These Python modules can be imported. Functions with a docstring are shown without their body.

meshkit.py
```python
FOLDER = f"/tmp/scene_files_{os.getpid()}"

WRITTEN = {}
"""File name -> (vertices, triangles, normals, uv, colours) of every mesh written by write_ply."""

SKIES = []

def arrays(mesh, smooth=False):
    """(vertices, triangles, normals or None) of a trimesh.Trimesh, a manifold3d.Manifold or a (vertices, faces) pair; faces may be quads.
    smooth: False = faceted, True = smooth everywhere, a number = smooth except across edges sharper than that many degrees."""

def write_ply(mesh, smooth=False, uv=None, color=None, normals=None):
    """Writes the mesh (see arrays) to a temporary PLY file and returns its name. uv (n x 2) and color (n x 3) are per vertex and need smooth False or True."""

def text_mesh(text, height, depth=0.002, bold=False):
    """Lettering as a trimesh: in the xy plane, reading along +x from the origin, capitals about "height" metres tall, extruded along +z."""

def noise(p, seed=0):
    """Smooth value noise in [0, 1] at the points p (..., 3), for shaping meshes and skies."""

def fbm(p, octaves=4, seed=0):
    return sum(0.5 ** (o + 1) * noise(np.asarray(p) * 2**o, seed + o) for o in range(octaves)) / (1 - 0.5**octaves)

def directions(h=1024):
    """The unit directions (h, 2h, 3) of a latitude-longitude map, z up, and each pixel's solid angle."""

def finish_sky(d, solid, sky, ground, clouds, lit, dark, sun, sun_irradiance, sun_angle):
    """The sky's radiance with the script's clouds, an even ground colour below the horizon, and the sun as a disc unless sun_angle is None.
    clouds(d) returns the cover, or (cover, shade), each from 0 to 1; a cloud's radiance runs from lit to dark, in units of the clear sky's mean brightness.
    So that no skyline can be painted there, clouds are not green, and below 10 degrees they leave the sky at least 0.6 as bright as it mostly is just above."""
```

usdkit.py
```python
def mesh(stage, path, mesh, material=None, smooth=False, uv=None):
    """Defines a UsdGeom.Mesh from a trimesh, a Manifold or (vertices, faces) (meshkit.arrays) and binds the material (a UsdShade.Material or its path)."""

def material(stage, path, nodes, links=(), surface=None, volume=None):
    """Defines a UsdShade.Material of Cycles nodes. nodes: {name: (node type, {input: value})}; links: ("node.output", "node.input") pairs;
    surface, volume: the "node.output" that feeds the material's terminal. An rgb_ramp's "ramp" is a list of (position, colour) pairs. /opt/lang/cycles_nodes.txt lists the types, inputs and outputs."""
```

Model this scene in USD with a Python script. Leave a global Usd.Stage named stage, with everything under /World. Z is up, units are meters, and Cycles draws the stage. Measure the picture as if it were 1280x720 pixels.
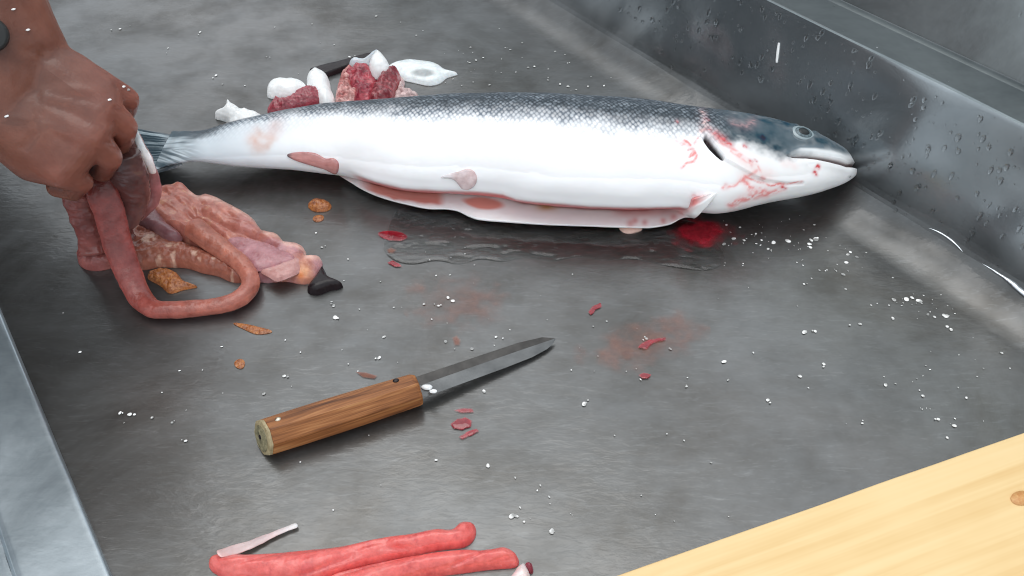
import math, random
import numpy as np, trimesh, usdkit, meshkit, manifold3d
from scipy.spatial import Delaunay, cKDTree
from shapely.geometry import Polygon, Point
import shapely
from pxr import Usd, UsdGeom, UsdLux, UsdShade, Gf, Sdf, Vt

stage = Usd.Stage.CreateInMemory()
UsdGeom.SetStageUpAxis(stage, 'Z')
UsdGeom.Xform.Define(stage, '/World'); UsdGeom.Scope.Define(stage, '/World/Looks')
rng = np.random.default_rng(7)

# ---------------------------------------------------------------- camera, sky, sun, exposure
H, PITCH, FPX = 0.5, math.radians(44.0), 1090.0
EXPOSURE = 0.65
SKY_STRENGTH, SUN_INT, SUN_ANGLE = 0.125, 0.16, 45.0
SUN_ELEV, SUN_AZ = math.radians(77), math.atan2(-0.45, 0.90)      # direction towards the sun: rotation = atan2(x, y)
cam = UsdGeom.Camera.Define(stage, '/World/camera')
cam.CreateHorizontalApertureAttr(36.0); cam.CreateVerticalApertureAttr(20.25)
cam.CreateFocalLengthAttr(36.0 * FPX / 1280); cam.CreateClippingRangeAttr(Gf.Vec2f(0.02, 200))
cam.CreateExposureAttr(EXPOSURE)
cam.AddTranslateOp().Set(Gf.Vec3d(0, 0, H)); cam.AddRotateXOp().Set(90 - math.degrees(PITCH))
sun_dir = np.array([math.cos(SUN_ELEV) * math.sin(SUN_AZ), math.cos(SUN_ELEV) * math.cos(SUN_AZ), math.sin(SUN_ELEV)])
sun = UsdLux.DistantLight.Define(stage, '/World/sun')
sun.CreateIntensityAttr(SUN_INT); sun.CreateAngleAttr(SUN_ANGLE); sun.CreateColorAttr(Gf.Vec3f(1, .97, .92))
sun.CreateNormalizeAttr(True)
sun.AddRotateZOp().Set(-math.degrees(SUN_AZ)); sun.AddRotateXOp().Set(-(90 - math.degrees(SUN_ELEV)))
CLOUD = 7.0
skym = usdkit.material(stage, '/World/Looks/overcast_sky', {
    'sky': ('sky_texture', {'sky_type': 'single_scattering', 'sun_disc': False, 'sun_elevation': SUN_ELEV, 'sun_rotation': SUN_AZ}),
    'tc': ('texture_coordinate', {}),
    'n': ('noise_texture', {'scale': 2.2, 'detail': 5.0, 'roughness': .55}),
    'cr': ('rgb_ramp', {'ramp': [(.3, (.60 * CLOUD, .68 * CLOUD, .73 * CLOUD)), (.7, (1.15 * CLOUD, 1.17 * CLOUD, 1.2 * CLOUD))]}),
    'cov': ('map_range', {'from_min': .25, 'from_max': .5, 'to_min': .6, 'to_max': .95, 'clamp': True}),
    'mx': ('mix_color', {'blend_type': 'mix', 'use_clamp': False}),
    'dz': ('separate_xyz', {}), 'zg': ('map_range', {'from_min': 0., 'from_max': 1., 'to_min': .40, 'to_max': 1.22, 'clamp': True}), 'zm': ('mix_color', {'blend_type': 'multiply', 'fac': 1.0}),   # an overcast sky: three times as bright overhead as at the horizon
    'bg': ('background_shader', {'strength': SKY_STRENGTH})},
    [('tc.generated', 'n.vector'), ('n.fac', 'cr.fac'), ('n.fac', 'cov.value'), ('cov.result', 'mx.fac'), ('sky.color', 'mx.a'),
     ('cr.color', 'mx.b'), ('mx.result', 'zm.a'), ('tc.generated', 'dz.vector'), ('dz.z', 'zg.value'), ('zg.result', 'zm.b'), ('zm.result', 'bg.color')], surface='bg.background')
dome = UsdLux.DomeLight.Define(stage, '/World/sky')
UsdShade.MaterialBindingAPI.Apply(dome.GetPrim()).Bind(skym)

# ---------------------------------------------------------------- helpers
sp, cp = math.sin(PITCH), math.cos(PITCH)
CAM = np.array([0, 0, H]); RI = np.array([1., 0, 0]); FW = np.array([0, cp, -sp]); UP = np.array([0, sp, cp])

def at(px, py, z=0.0):
    """the point of height z that the photograph shows at (px, py)"""
    u, v = px - 640., py - 360.
    t = (H - z) / (FPX * sp + v * cp)
    return np.array([u * t, (FPX * cp - v * sp) * t, z])

def far(px, py, depth):
    return CAM + depth / FPX * ((px - 640) * RI + FPX * FW - (py - 360) * UP)

def proj(p):
    q = np.asarray(p, float) - CAM
    d = q @ FW
    return np.stack([640 + FPX * (q @ RI) / d, 360 - FPX * (q @ UP) / d], -1)

used = {}
def numbered(parent, name):
    k = (parent, name); n = used.get(k, 0); used[k] = n + 1
    return f'{parent}/{name}' + (f'_{n:03d}' if n else '')

def tag(prim, label=None, cat=None, group=None, kind=None):
    for k, v in (('label', label), ('category', cat), ('group', group), ('kind', kind)):
        if v: prim.SetCustomDataByKey(k, v)
    return prim

def thing(name, label, cat, group=None, loc=None):
    x = UsdGeom.Xform.Define(stage, numbered('/World', name))
    if loc is not None: x.AddTranslateOp().Set(Gf.Vec3d(*map(float, loc)))
    x.GetPrim().SetCustomDataByKey('at', Gf.Vec3d(*map(float, loc if loc is not None else (0, 0, 0))))
    return tag(x.GetPrim(), label, cat, group)

def origin(prim):
    p = prim
    while p and p.GetPath() != Sdf.Path('/World'):
        o = p.GetCustomDataByKey('at')
        if o is not None: return np.array(o)
        p = p.GetParent()
    return np.zeros(3)

def compact(v, f):
    u, i = np.unique(f, return_inverse=True)
    return v[u], i.reshape(f.shape)

def part(name, mesh, mat, parent=None, smooth=True, uv=None, cd=None, label=None, cat=None, group=None, kind=None):
    """mesh in world coordinates; moved into its thing's own space"""
    path = numbered(str(parent.GetPath()) if parent else '/World', name)
    if isinstance(mesh, tuple): v, f = np.asarray(mesh[0], float), np.asarray(mesh[1])
    else:
        v, f, _ = meshkit.arrays(mesh)
    if parent: v = v - origin(parent)
    m = usdkit.mesh(stage, path, (v, f), mat, smooth=smooth, uv=uv)
    if cd is not None:
        pv = UsdGeom.PrimvarsAPI(m)
        for k, c in cd.items():
            pv.CreatePrimvar(k, Sdf.ValueTypeNames.Color3fArray, 'vertex').Set(Vt.Vec3fArray.FromNumpy(np.ascontiguousarray(c, np.float32)))
    m.CreateDoubleSidedAttr(True)
    return tag(m.GetPrim(), label, cat, group, kind)

def smoothstep(a, b, x):
    t = np.clip((x - a) / (b - a), 0, 1)
    return t * t * (3 - 2 * t)

def mixc(a, b, f):
    f = np.asarray(f)[..., None]
    return np.asarray(a) * (1 - f) + np.asarray(b) * f

def fbm(p, octaves=4, seed=0):
    return meshkit.fbm(np.asarray(p, float) + np.array([37.37, 71.13, 53.71]), octaves, seed)

def grid_faces(n, m, wrap=False):
    i, j = np.meshgrid(np.arange(n - 1), np.arange(m if wrap else m - 1), indexing='ij')
    a, b = i * m + j, i * m + (j + 1) % m
    c, d = a + m, b + m
    return np.vstack([np.stack([a, c, b], -1).reshape(-1, 3), np.stack([b, c, d], -1).reshape(-1, 3)])

def spline(pts, n):
    """Catmull-Rom through pts, evenly spaced"""
    from scipy.interpolate import PchipInterpolator, CubicSpline
    pts = np.asarray(pts, float)
    s = np.r_[0, np.cumsum(np.linalg.norm(np.diff(pts[:, :3], axis=0), axis=1))]
    return CubicSpline(s, pts)(np.linspace(0, s[-1], n)) if len(pts) > 2 else np.array([pts[0] + (pts[1] - pts[0]) * t for t in np.linspace(0, 1, n)])

def tube(path, ra, rb=None, n=90, k=22, wob=0.0, seed=0, flat_dir=None):
    """tube along a smooth path; ra: half width across, rb: half thickness (arrays along it); flat_dir: the direction of the thickness"""
    P = spline(path, n); T = np.gradient(P, axis=0); T /= np.linalg.norm(T, axis=1, keepdims=True)
    s = np.linspace(0, 1, n)
    ra = np.interp(s, np.linspace(0, 1, len(np.atleast_1d(ra))), np.atleast_1d(ra))
    rb = ra if rb is None else np.interp(s, np.linspace(0, 1, len(np.atleast_1d(rb))), np.atleast_1d(rb))
    if flat_dir is None: flat_dir = np.array([0, 0, 1.])
    N = flat_dir - (T @ flat_dir)[:, None] * T; N /= np.linalg.norm(N, axis=1, keepdims=True) + 1e-9
    B = np.cross(T, N)
    a = np.linspace(0, 2 * np.pi, k, endpoint=False)
    cap = np.sqrt(np.clip(1 - np.clip(1 - s / .03, 0, 1) ** 2, .02, 1)) * np.sqrt(np.clip(1 - np.clip(1 - (1 - s) / .03, 0, 1) ** 2, .02, 1))
    V = P[:, None] + (np.cos(a)[None, :, None] * (ra * cap)[:, None, None] * B[:, None] + np.sin(a)[None, :, None] * (rb * cap)[:, None, None] * N[:, None])
    if wob:
        nrm = V - P[:, None]; nrm /= np.linalg.norm(nrm, axis=-1, keepdims=True) + 1e-9
        V = V + nrm * ((fbm(V * 120, 3, seed) - .5) * wob)[..., None]
    f = grid_faces(n, k, True)
    v = V.reshape(-1, 3)
    f = np.vstack([f] + [[[0, i + 1, i]] for i in range(1, k - 1)] + [[[(n - 1) * k, (n - 1) * k + i, (n - 1) * k + i + 1]] for i in range(1, k - 1)])
    return v, f

def closed_curve(poly, n=None):
    p = np.asarray(poly, float); p = np.vstack([p, p[:1]])
    from scipy.interpolate import CubicSpline
    s = np.r_[0, np.cumsum(np.linalg.norm(np.diff(p, axis=0), axis=1))]
    return CubicSpline(s, p, bc_type='periodic')(np.linspace(0, s[-1], n or 10 * len(poly), endpoint=False))

def flat_tri(poly2d, spacing, smooth=True):
    """points and triangles filling a polygon, edge points first; distance from the edge"""
    P = Polygon(closed_curve(poly2d) if smooth else poly2d).buffer(0)
    if P.geom_type != 'Polygon': P = max(P.geoms, key=lambda g: g.area)
    L = P.exterior.length; ne = max(12, int(L / spacing))
    E = np.array([P.exterior.interpolate(i / ne * L).coords[0] for i in range(ne)])
    x0, y0, x1, y1 = P.bounds
    gx, gy = np.meshgrid(np.arange(x0, x1, spacing), np.arange(y0, y1, spacing * .87))
    gx = gx + (np.arange(gx.shape[0]) % 2)[:, None] * spacing / 2
    Q = np.c_[gx.ravel(), gy.ravel()]
    Q = Q[shapely.contains_xy(P.buffer(-spacing * .45), Q[:, 0], Q[:, 1])]
    A = np.vstack([E, Q]); t = Delaunay(A).simplices
    c = A[t].mean(1); t = t[shapely.contains_xy(P, c[:, 0], c[:, 1])]
    e1, e2 = A[t[:, 1]] - A[t[:, 0]], A[t[:, 2]] - A[t[:, 0]]
    sg = e1[:, 0] * e2[:, 1] - e1[:, 1] * e2[:, 0]
    t = t[np.abs(sg) > 1e-12]; sg = sg[np.abs(sg) > 1e-12]
    t[sg < 0] = t[sg < 0][:, ::-1]
    d = shapely.distance(P.exterior, shapely.points(A)); d[:ne] = 0
    return A, t, d, ne

def shell(top, tri, ne, bottom_z=None, bottom=None):
    """closed body: a top sheet, a bottom sheet and a wall round the edge"""
    n = len(top); bot = top.copy() if bottom is None else bottom
    if bottom is None: bot[:, 2] = bottom_z
    e = np.arange(ne); e2 = (e + 1) % ne
    w = np.vstack([np.stack([e, e + n, e2], -1), np.stack([e2, e + n, e2 + n], -1)])
    return np.vstack([top, bot]), np.vstack([tri, tri[:, ::-1] + n, w])

def blob(poly_px, Hh, z0=0.0, spacing=.0018, round_w=None, wrinkle=0., wscale=140, seed=0, edge=.0006, smooth=True, hfun=None, plane=None):
    """lump of flesh on the table with the outline that the photograph shows; returns (v, f), n_top"""
    zz = z0 + Hh * .3 if plane is None else plane
    w = np.array([at(x, y, zz)[:2] for x, y in poly_px])
    A, t, d, ne = flat_tri(w, spacing, smooth)
    rw = round_w or max(d.max(), 1e-4)
    q = np.clip(d / rw, 0, 1)
    z = z0 + edge + Hh * np.sqrt(np.clip(1 - (1 - q) ** 2, 0, 1))
    P3 = np.c_[A, z]
    if hfun is not None: P3[:, 2] += hfun(P3, q)
    if wrinkle: P3[:, 2] += wrinkle * (fbm(P3 * [wscale, wscale, 0] + seed * 7.3, 4, seed) - .5) * 2 * np.clip(q * 3, 0, 1)
    P3[:, 2] = np.maximum(P3[:, 2], z0 + edge * .6)
    v, f = shell(P3, t, ne, z0 + .0001)
    return v, f

# ---------------------------------------------------------------- materials
def look(name, base=(.5, .5, .5), rough=.5, metal=0., var=None, vscale=60., vstretch=(1, 1, 1), bump=0., bscale=300., bstretch=(1, 1, 1), bdist=.001,
         rvar=0., rscale=40., sss=0., sssr=(1, .35, .2), sscale=.004, cd=False, coat=0., spec=.5, detail=5., alpha=None, transmission=0., ior=1.5):
    nd = {'g': ('geometry', {}), 'p': ('principled_bsdf', {'base_color': base, 'roughness': rough, 'metallic': metal, 'coat_weight': coat, 'coat_roughness': .08,
                                                          'specular_ior_level': spec, 'subsurface_weight': sss, 'subsurface_radius': sssr, 'subsurface_scale': sscale,
                                                          'transmission_weight': transmission, 'ior': ior})}
    ln = []
    col = None
    if cd:
        nd['cd'] = ('attribute', {'attribute': 'Cd'}); col = 'cd.color'
    if var is not None:
        nd['vm'] = ('mapping', {'scale': vstretch}); nd['vn'] = ('noise_texture', {'scale': vscale, 'detail': detail, 'roughness': .6})
        nd['vr'] = ('rgb_ramp', {'ramp': var})
        ln += [('g.position', 'vm.vector'), ('vm.vector', 'vn.vector'), ('vn.fac', 'vr.fac')]
        if col:
            nd['mx'] = ('mix_color', {'blend_type': 'multiply', 'fac': 1.0}); ln += [(col, 'mx.a'), ('vr.color', 'mx.b')]; col = 'mx.result'
        else: col = 'vr.color'
    if col: ln.append((col, 'p.base_color'))
    if rvar:
        nd['rn'] = ('noise_texture', {'scale': rscale, 'detail': 4.}); nd['rm'] = ('map_range', {'from_min': .3, 'from_max': .7, 'to_min': max(.02, rough - rvar), 'to_max': min(1, rough + rvar), 'clamp': True})
        ln += [('g.position', 'rn.vector'), ('rn.fac', 'rm.value'), ('rm.result', 'p.roughness')]
    if bump:
        nd['bm'] = ('mapping', {'scale': bstretch}); nd['bn'] = ('noise_texture', {'scale': bscale, 'detail': 4.}); nd['b'] = ('bump', {'strength': bump, 'distance': bdist})
        ln += [('g.position', 'bm.vector'), ('bm.vector', 'bn.vector'), ('bn.fac', 'b.height'), ('b.normal', 'p.normal')]
        if coat: ln.append(('b.normal', 'p.coat_normal'))
    out = 'p.BSDF'
    if alpha is not None:
        nd['tr'] = ('transparent_bsdf', {}); nd['am'] = ('mix_closure', {})
        ln += [('tr.BSDF', 'am.closure1'), ('p.BSDF', 'am.closure2')]
        if isinstance(alpha, str):
            nd['aa'] = ('attribute', {'attribute': alpha}); ln.append(('aa.fac', 'am.fac'))
        else: nd['am'] = ('mix_closure', {'fac': alpha})
        out = 'am.closure'
    return usdkit.material(stage, f'/World/Looks/{name}', nd, ln, surface=out)

TD = np.array([-.584, .812, 0]); TD /= np.linalg.norm(TD)       # along the trough
TN = np.array([TD[1], -TD[0], 0])                               # across it, towards the splash wall
TROT = math.atan2(TD[1], TD[0])

def steel(name, dark, light, rough, rvar, metal=.9, scratch=.25, high=None, grain=.12, wet=0.):
    """worn sheet steel: blotchy oxide, short scratches, wet and dry patches"""
    nd = {'g': ('geometry', {}),
          'n1': ('noise_texture', {'scale': 7., 'detail': 6., 'roughness': .62, 'distortion': .6}),
          'm2': ('mapping', {'scale': (45, 95, 60), 'rotation': (0, 0, .12)}), 'n2': ('noise_texture', {'scale': 1., 'detail': 6., 'roughness': .65, 'distortion': .4}),
          'm3': ('mapping', {'scale': (62, 330, 200), 'rotation': (0, 0, .10)}), 'n3': ('noise_texture', {'scale': 1., 'detail': 4., 'roughness': .6, 'distortion': 1.2}),
          'n4': ('noise_texture', {'scale': 420., 'detail': 3.}),
          'mixn': ('mix_float', {'fac': .28}), 'r1': ('rgb_ramp', {'ramp': [(.3, dark), (.7, light)]}),
          'sc': ('rgb_ramp', {'ramp': [(.56, (0, 0, 0)), (.72, (1, 1, 1))]}), 'scm': ('mix_color', {'blend_type': 'mix', 'b': tuple(min(1, 1.7 * c) for c in light)}),
          'scw': ('math', {'math_type': 'multiply', 'value2': scratch}),
          'rr': ('map_range', {'from_min': .32, 'from_max': .68, 'to_min': rough - rvar, 'to_max': rough + rvar, 'clamp': True}),
          'badd': ('math', {'math_type': 'multiply_add', 'value2': .35}),
          'b': ('bump', {'strength': .19, 'distance': .0006}),
          'p': ('principled_bsdf', {'metallic': metal, 'specular_ior_level': .5})}
    ln = [('g.position', 'n1.vector'), ('g.position', 'm2.vector'), ('m2.vector', 'n2.vector'), ('g.position', 'm3.vector'), ('m3.vector', 'n3.vector'), ('g.position', 'n4.vector'),
          ('n1.fac', 'mixn.a'), ('n2.fac', 'mixn.b'), ('mixn.result', 'r1.fac'), ('n3.fac', 'sc.fac'), ('sc.color', 'scw.value1'), ('scw.value', 'scm.fac'),
          ('r1.color', 'scm.a'), ('scm.result', 'p.base_color'), ('n1.fac', 'rr.value'), ('rr.result', 'p.roughness'),
          ('n4.fac', 'badd.value1'), ('n2.fac', 'badd.value3'), ('badd.value', 'b.height'), ('b.normal', 'p.normal')]
    nd['badd'] = ('math', {'math_type': 'multiply_add', 'value2': grain})
    if wet:                                                        # a film of water with small ripples
        nd.update({'wn': ('noise_texture', {'scale': 16., 'detail': 5., 'roughness': .6}), 'wm': ('map_range', {'from_min': .36, 'from_max': .58, 'to_min': .15, 'to_max': wet, 'clamp': True}),
                   'm5': ('mapping', {'scale': (70, 190, 100), 'rotation': (0, 0, .08)}), 'n5': ('noise_texture', {'scale': 1., 'detail': 4., 'roughness': .55, 'distortion': .8}),
                   'cb': ('bump', {'strength': .24, 'distance': .0016})})
        nd['p'][1].update({'coat_roughness': .07, 'coat_ior': 1.45})
        ln += [('g.position', 'wn.vector'), ('wn.fac', 'wm.value'), ('wm.result', 'p.coat_weight'), ('g.position', 'm5.vector'), ('m5.vector', 'n5.vector'), ('n5.fac', 'cb.height'), ('cb.normal', 'p.coat_normal')]
    if high:                                                       # cleaner metal on the upright part
        ln = [x for x in ln if x not in (('scm.result', 'p.base_color'), ('rr.result', 'p.roughness'))]
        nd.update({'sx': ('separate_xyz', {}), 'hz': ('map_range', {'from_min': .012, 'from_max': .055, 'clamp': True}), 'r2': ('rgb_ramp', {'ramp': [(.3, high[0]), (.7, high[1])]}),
                   'f5': ('math', {'math_type': 'multiply', 'value2': 5.}), 'fd': ('mix_color', {'blend_type': 'multiply', 'b': (.66, .68, .70)}), 'fz': ('map_range', {'from_min': .0003, 'from_max': .007, 'to_min': 0., 'to_max': .20, 'clamp': True}), 'fa': ('math', {'math_type': 'add'}), 'hm': ('mix_color', {'blend_type': 'mix'}), 'hr': ('mix_float', {'b': high[2]})})  # fd: curved wall foot coloured darker to mute its sky reflection
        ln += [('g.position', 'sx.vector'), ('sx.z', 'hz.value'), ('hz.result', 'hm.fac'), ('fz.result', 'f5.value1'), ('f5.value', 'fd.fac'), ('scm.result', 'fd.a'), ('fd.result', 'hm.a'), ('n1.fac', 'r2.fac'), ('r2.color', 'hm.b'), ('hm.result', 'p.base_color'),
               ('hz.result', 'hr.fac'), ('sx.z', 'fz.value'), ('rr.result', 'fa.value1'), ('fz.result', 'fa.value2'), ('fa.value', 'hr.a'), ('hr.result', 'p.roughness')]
    return usdkit.material(stage, f'/World/Looks/{name}', nd, ln, surface='p.BSDF')

M = {}
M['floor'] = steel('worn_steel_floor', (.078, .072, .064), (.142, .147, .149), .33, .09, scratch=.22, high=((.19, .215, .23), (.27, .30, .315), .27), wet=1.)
M['wall'] = steel('wet_steel_wall', (.22, .24, .26), (.29, .315, .345), .30, .05, metal=1., scratch=.05)
M['panel'] = steel('splash_steel', (.26, .285, .29), (.36, .40, .41), .32, .06, metal=1., scratch=.05)
M['ledge'] = steel('ledge_steel', (.10, .11, .115), (.16, .175, .18), .34, .06, metal=1., scratch=.05)
M['rim'] = steel('galvanised_rim', (.24, .285, .31), (.47, .525, .56), .36, .08, scratch=.05, grain=.05)
M['fish_flesh'] = look('fish_flesh', cd=True, rough=.32, sss=.25, sssr=(1, .4, .25), sscale=.006, var=[(.3, (.88, .86, .86)), (.7, (1.1, 1.1, 1.1))], vscale=160, bump=.25, bscale=350, bdist=.0008, coat=.3)
M['flap'] = look('belly_wall', cd=True, rough=.34, sss=.12, sssr=(1, .5, .4), sscale=.004, bump=.15, bscale=300, bdist=.0006, spec=.35, coat=.15)
M['gut'] = look('wet_gut', cd=True, rough=.34, spec=.25, sss=.15, sssr=(1, .3, .2), sscale=.005, var=[(.3, (.72, .62, .60)), (.55, (1, 1, 1)), (.75, (1.25, 1.25, 1.2))], vscale=110, bump=.6, bscale=230, bdist=.0014, coat=.45)
M['dark_gut'] = look('dark_wet_gut', cd=True, rough=.22, var=[(.3, (.75, .7, .7)), (.7, (1.2, 1.2, 1.2))], vscale=120, bump=.3, bscale=240, bdist=.001, coat=.6)
M['roe'] = look('roe_skin', cd=True, rough=.36, sss=.3, sssr=(1, .25, .15), sscale=.006, var=[(.3, (.82, .72, .72)), (.7, (1.12, 1.15, 1.15))], vscale=220, bump=.3, bscale=520, bdist=.0008, coat=.55, spec=.3)
M['gill'] = look('gill_red', cd=True, rough=.28, var=[(.3, (.45, .4, .4)), (.7, (1.25, 1.3, 1.3))], vscale=260, vstretch=(.5, 1.6, 1), bump=.6, bscale=420, bdist=.0014, coat=.4)
M['white'] = look('white_fat', base=(.8, .8, .78), rough=.4, sss=.3, sssr=(1, .8, .7), sscale=.004, var=[(.3, (.74, .74, .73)), (.7, (.86, .86, .85))], vscale=120, bump=.3, bscale=220, bdist=.001, coat=.3)
M['orange'] = look('orange_roe', base=(.3, .1, .03), rough=.3, var=[(.3, (.16, .045, .012)), (.5, (.32, .10, .025)), (.7, (.46, .19, .055))], vscale=320, bump=.8, bscale=420, bdist=.002, coat=.4)
M['black'] = look('black_flesh', base=(.008, .005, .006), rough=.30, spec=.25, bump=.3, bscale=200, coat=.08)
M['skin'] = look('wet_skin', cd=True, rough=.42, sss=.22, sssr=(1, .35, .2), sscale=.005, var=[(.3, (.82, .78, .76)), (.7, (1.14, 1.14, 1.12))], vscale=70, bump=.25, bscale=420, bdist=.0007, coat=.22, spec=.35, rvar=.14, rscale=30)
M['rubber'] = look('black_rubber', base=(.012, .013, .013), rough=.5)
M['blade'] = look('knife_steel', base=(.22, .22, .22), metal=.95, rough=.30, var=[(.3, (.11, .11, .108)), (.7, (.20, .20, .196))], vscale=60, vstretch=(.5, 1, 1), rvar=.1, bump=.1, bscale=500, bdist=.0003)
M['blade_dark'] = look('dark_knife_steel', base=(.06, .058, .056), metal=.5, rough=.5, var=[(.3, (.035, .033, .031)), (.7, (.075, .07, .066))], vscale=80, bump=.3, bscale=400, bdist=.0005)  # darker steel tone for the facet on the spine side
M['pale_wood'] = None

def wood(name, direction, cols, ring=320., rough=.5, stretch=.035, warp=1., knots=(), fine=.4):
    """boards: rings stretched along the grain"""
    ang = math.atan2(direction[1], direction[0])
    nd = {'g': ('geometry', {}), 'rot': ('mapping', {'mapping_type': 'texture', 'rotation': (0, 0, ang)}),
          'st': ('mapping', {'scale': (stretch, 1, 1)}),
          'w': ('noise_texture', {'scale': ring, 'detail': 3., 'roughness': .55, 'distortion': .5 * warp}),
          'st2': ('mapping', {'scale': (.02, 1, 1)}), 'f': ('noise_texture', {'scale': ring * 6, 'detail': 3.}),
          'n': ('noise_texture', {'scale': 14., 'detail': 3.}),
          'mf': ('mix_float', {'fac': fine * .5}), 'mg': ('mix_float', {'fac': .25}), 'r': ('rgb_ramp', {'ramp': cols}), 'b': ('bump', {'strength': .25, 'distance': .0006}),
          'p': ('principled_bsdf', {'roughness': rough, 'specular_ior_level': .3})}
    ln = [('g.position', 'rot.vector'), ('rot.vector', 'st.vector'), ('st.vector', 'w.vector'), ('rot.vector', 'st2.vector'), ('st2.vector', 'f.vector'), ('g.position', 'n.vector'),
          ('w.fac', 'mf.a'), ('f.fac', 'mf.b'), ('mf.result', 'mg.a'), ('n.fac', 'mg.b'), ('mg.result', 'r.fac'), ('r.color', 'p.base_color'), ('mf.result', 'b.height'), ('b.normal', 'p.normal')]
    return usdkit.material(stage, f'/World/Looks/{name}', nd, ln, surface='p.BSDF')

# ---------------------------------------------------------------- the cutting trough
S_RIM, S_WALL, Z_WALL = -.047, .648, .121
trough = thing('cutting_trough', 'long worn grey steel gutting trough under the salmon, with raised splash wall', 'trough')
T0, T1 = -.75, 2.1

def sheet(profile, step_t, step_s, bend=None, t0=T0, t1=T1):
    pr = np.asarray(profile, float)
    s = np.r_[0, np.cumsum(np.linalg.norm(np.diff(pr, axis=0), axis=1))]
    ss = np.unique(np.r_[np.arange(0, s[-1], step_s), s])
    q = np.c_[np.interp(ss, s, pr[:, 0]), np.interp(ss, s, pr[:, 1])]
    t = np.arange(t0, t1 + 1e-6, step_t)
    V = t[:, None, None] * TD + q[None, :, :1] * TN + q[None, :, 1:] * np.array([0, 0, 1.])
    n2 = np.gradient(q, axis=0); n2 = np.c_[-n2[:, 1], n2[:, 0]]; n2 /= np.linalg.norm(n2, axis=1, keepdims=True) + 1e-9
    N = n2[None, :, :1] * TN + n2[None, :, 1:] * np.array([0, 0, 1.])
    if bend is not None: V = V + N * bend(V, t, q)[..., None]
    return V.reshape(-1, 3), grid_faces(len(t), len(q))[:, ::-1]

S_C = .625
arc = [(S_C - .047 + .07 * math.sin(q), .07 - .07 * math.cos(q)) for q in np.linspace(0, math.radians(40), 40)] + [(S_C + .0012, .0205), (S_C + .0034, .026)]
wall_top = (S_WALL + .008, Z_WALL)
basin_profile = [(S_RIM - .02, 0), (S_RIM, 0)] + [(x, 0) for x in np.arange(0, S_C - .05, .05)] + arc + [(wall_top[0] - .0003, wall_top[1] - .0012), (wall_top[0] + .0003, wall_top[1] - .0002), (wall_top[0] + .0035, wall_top[1])]
snout = at(1100, 175, .03)
BULGES = [(1135, 195, .05, -.016, .052), (1262, 318, .030, -.006, .035), (1010, 90, .05, .006, .06)]
def basin_bend(V, t, q):
    w = .0005 * (fbm(V * [5, 5, 5], 3, 3) - .5) * 2
    wallish = smoothstep(.0, .03, V[..., 2]) * smoothstep(Z_WALL, Z_WALL - .03, V[..., 2])
    fil = np.exp(-((q[None, :, 0] - S_C) / .02) ** 2)
    w = w + wallish * (.006 * (fbm(V * [8, 8, 9], 3, 11) - .5) * 2) + fil * .005 * (fbm(V * [13, 13, 13], 3, 21) - .5) * 2
    d = np.linalg.norm(V - snout, axis=-1)
    for cx, cy, cz, a_, sg_ in BULGES:
        w = w - a_ * np.exp(-(np.linalg.norm(V - at(cx, cy, cz), axis=-1) / sg_) ** 2)
    return w * smoothstep(wall_top[1] + .004, wall_top[1] - .006, V[..., 2]) - .004 * np.exp(-(d / .05) ** 2)
bv, bf = sheet(basin_profile, .006, .0045, basin_bend)
on_wall = (bv[bf].mean(1) @ TN) > S_C - .05
part('floor_sheet', compact(bv, bf[~on_wall]), M['floor'], trough)
part('back_wall', compact(bv, bf[on_wall]), M['floor'], trough, smooth=28)
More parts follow.
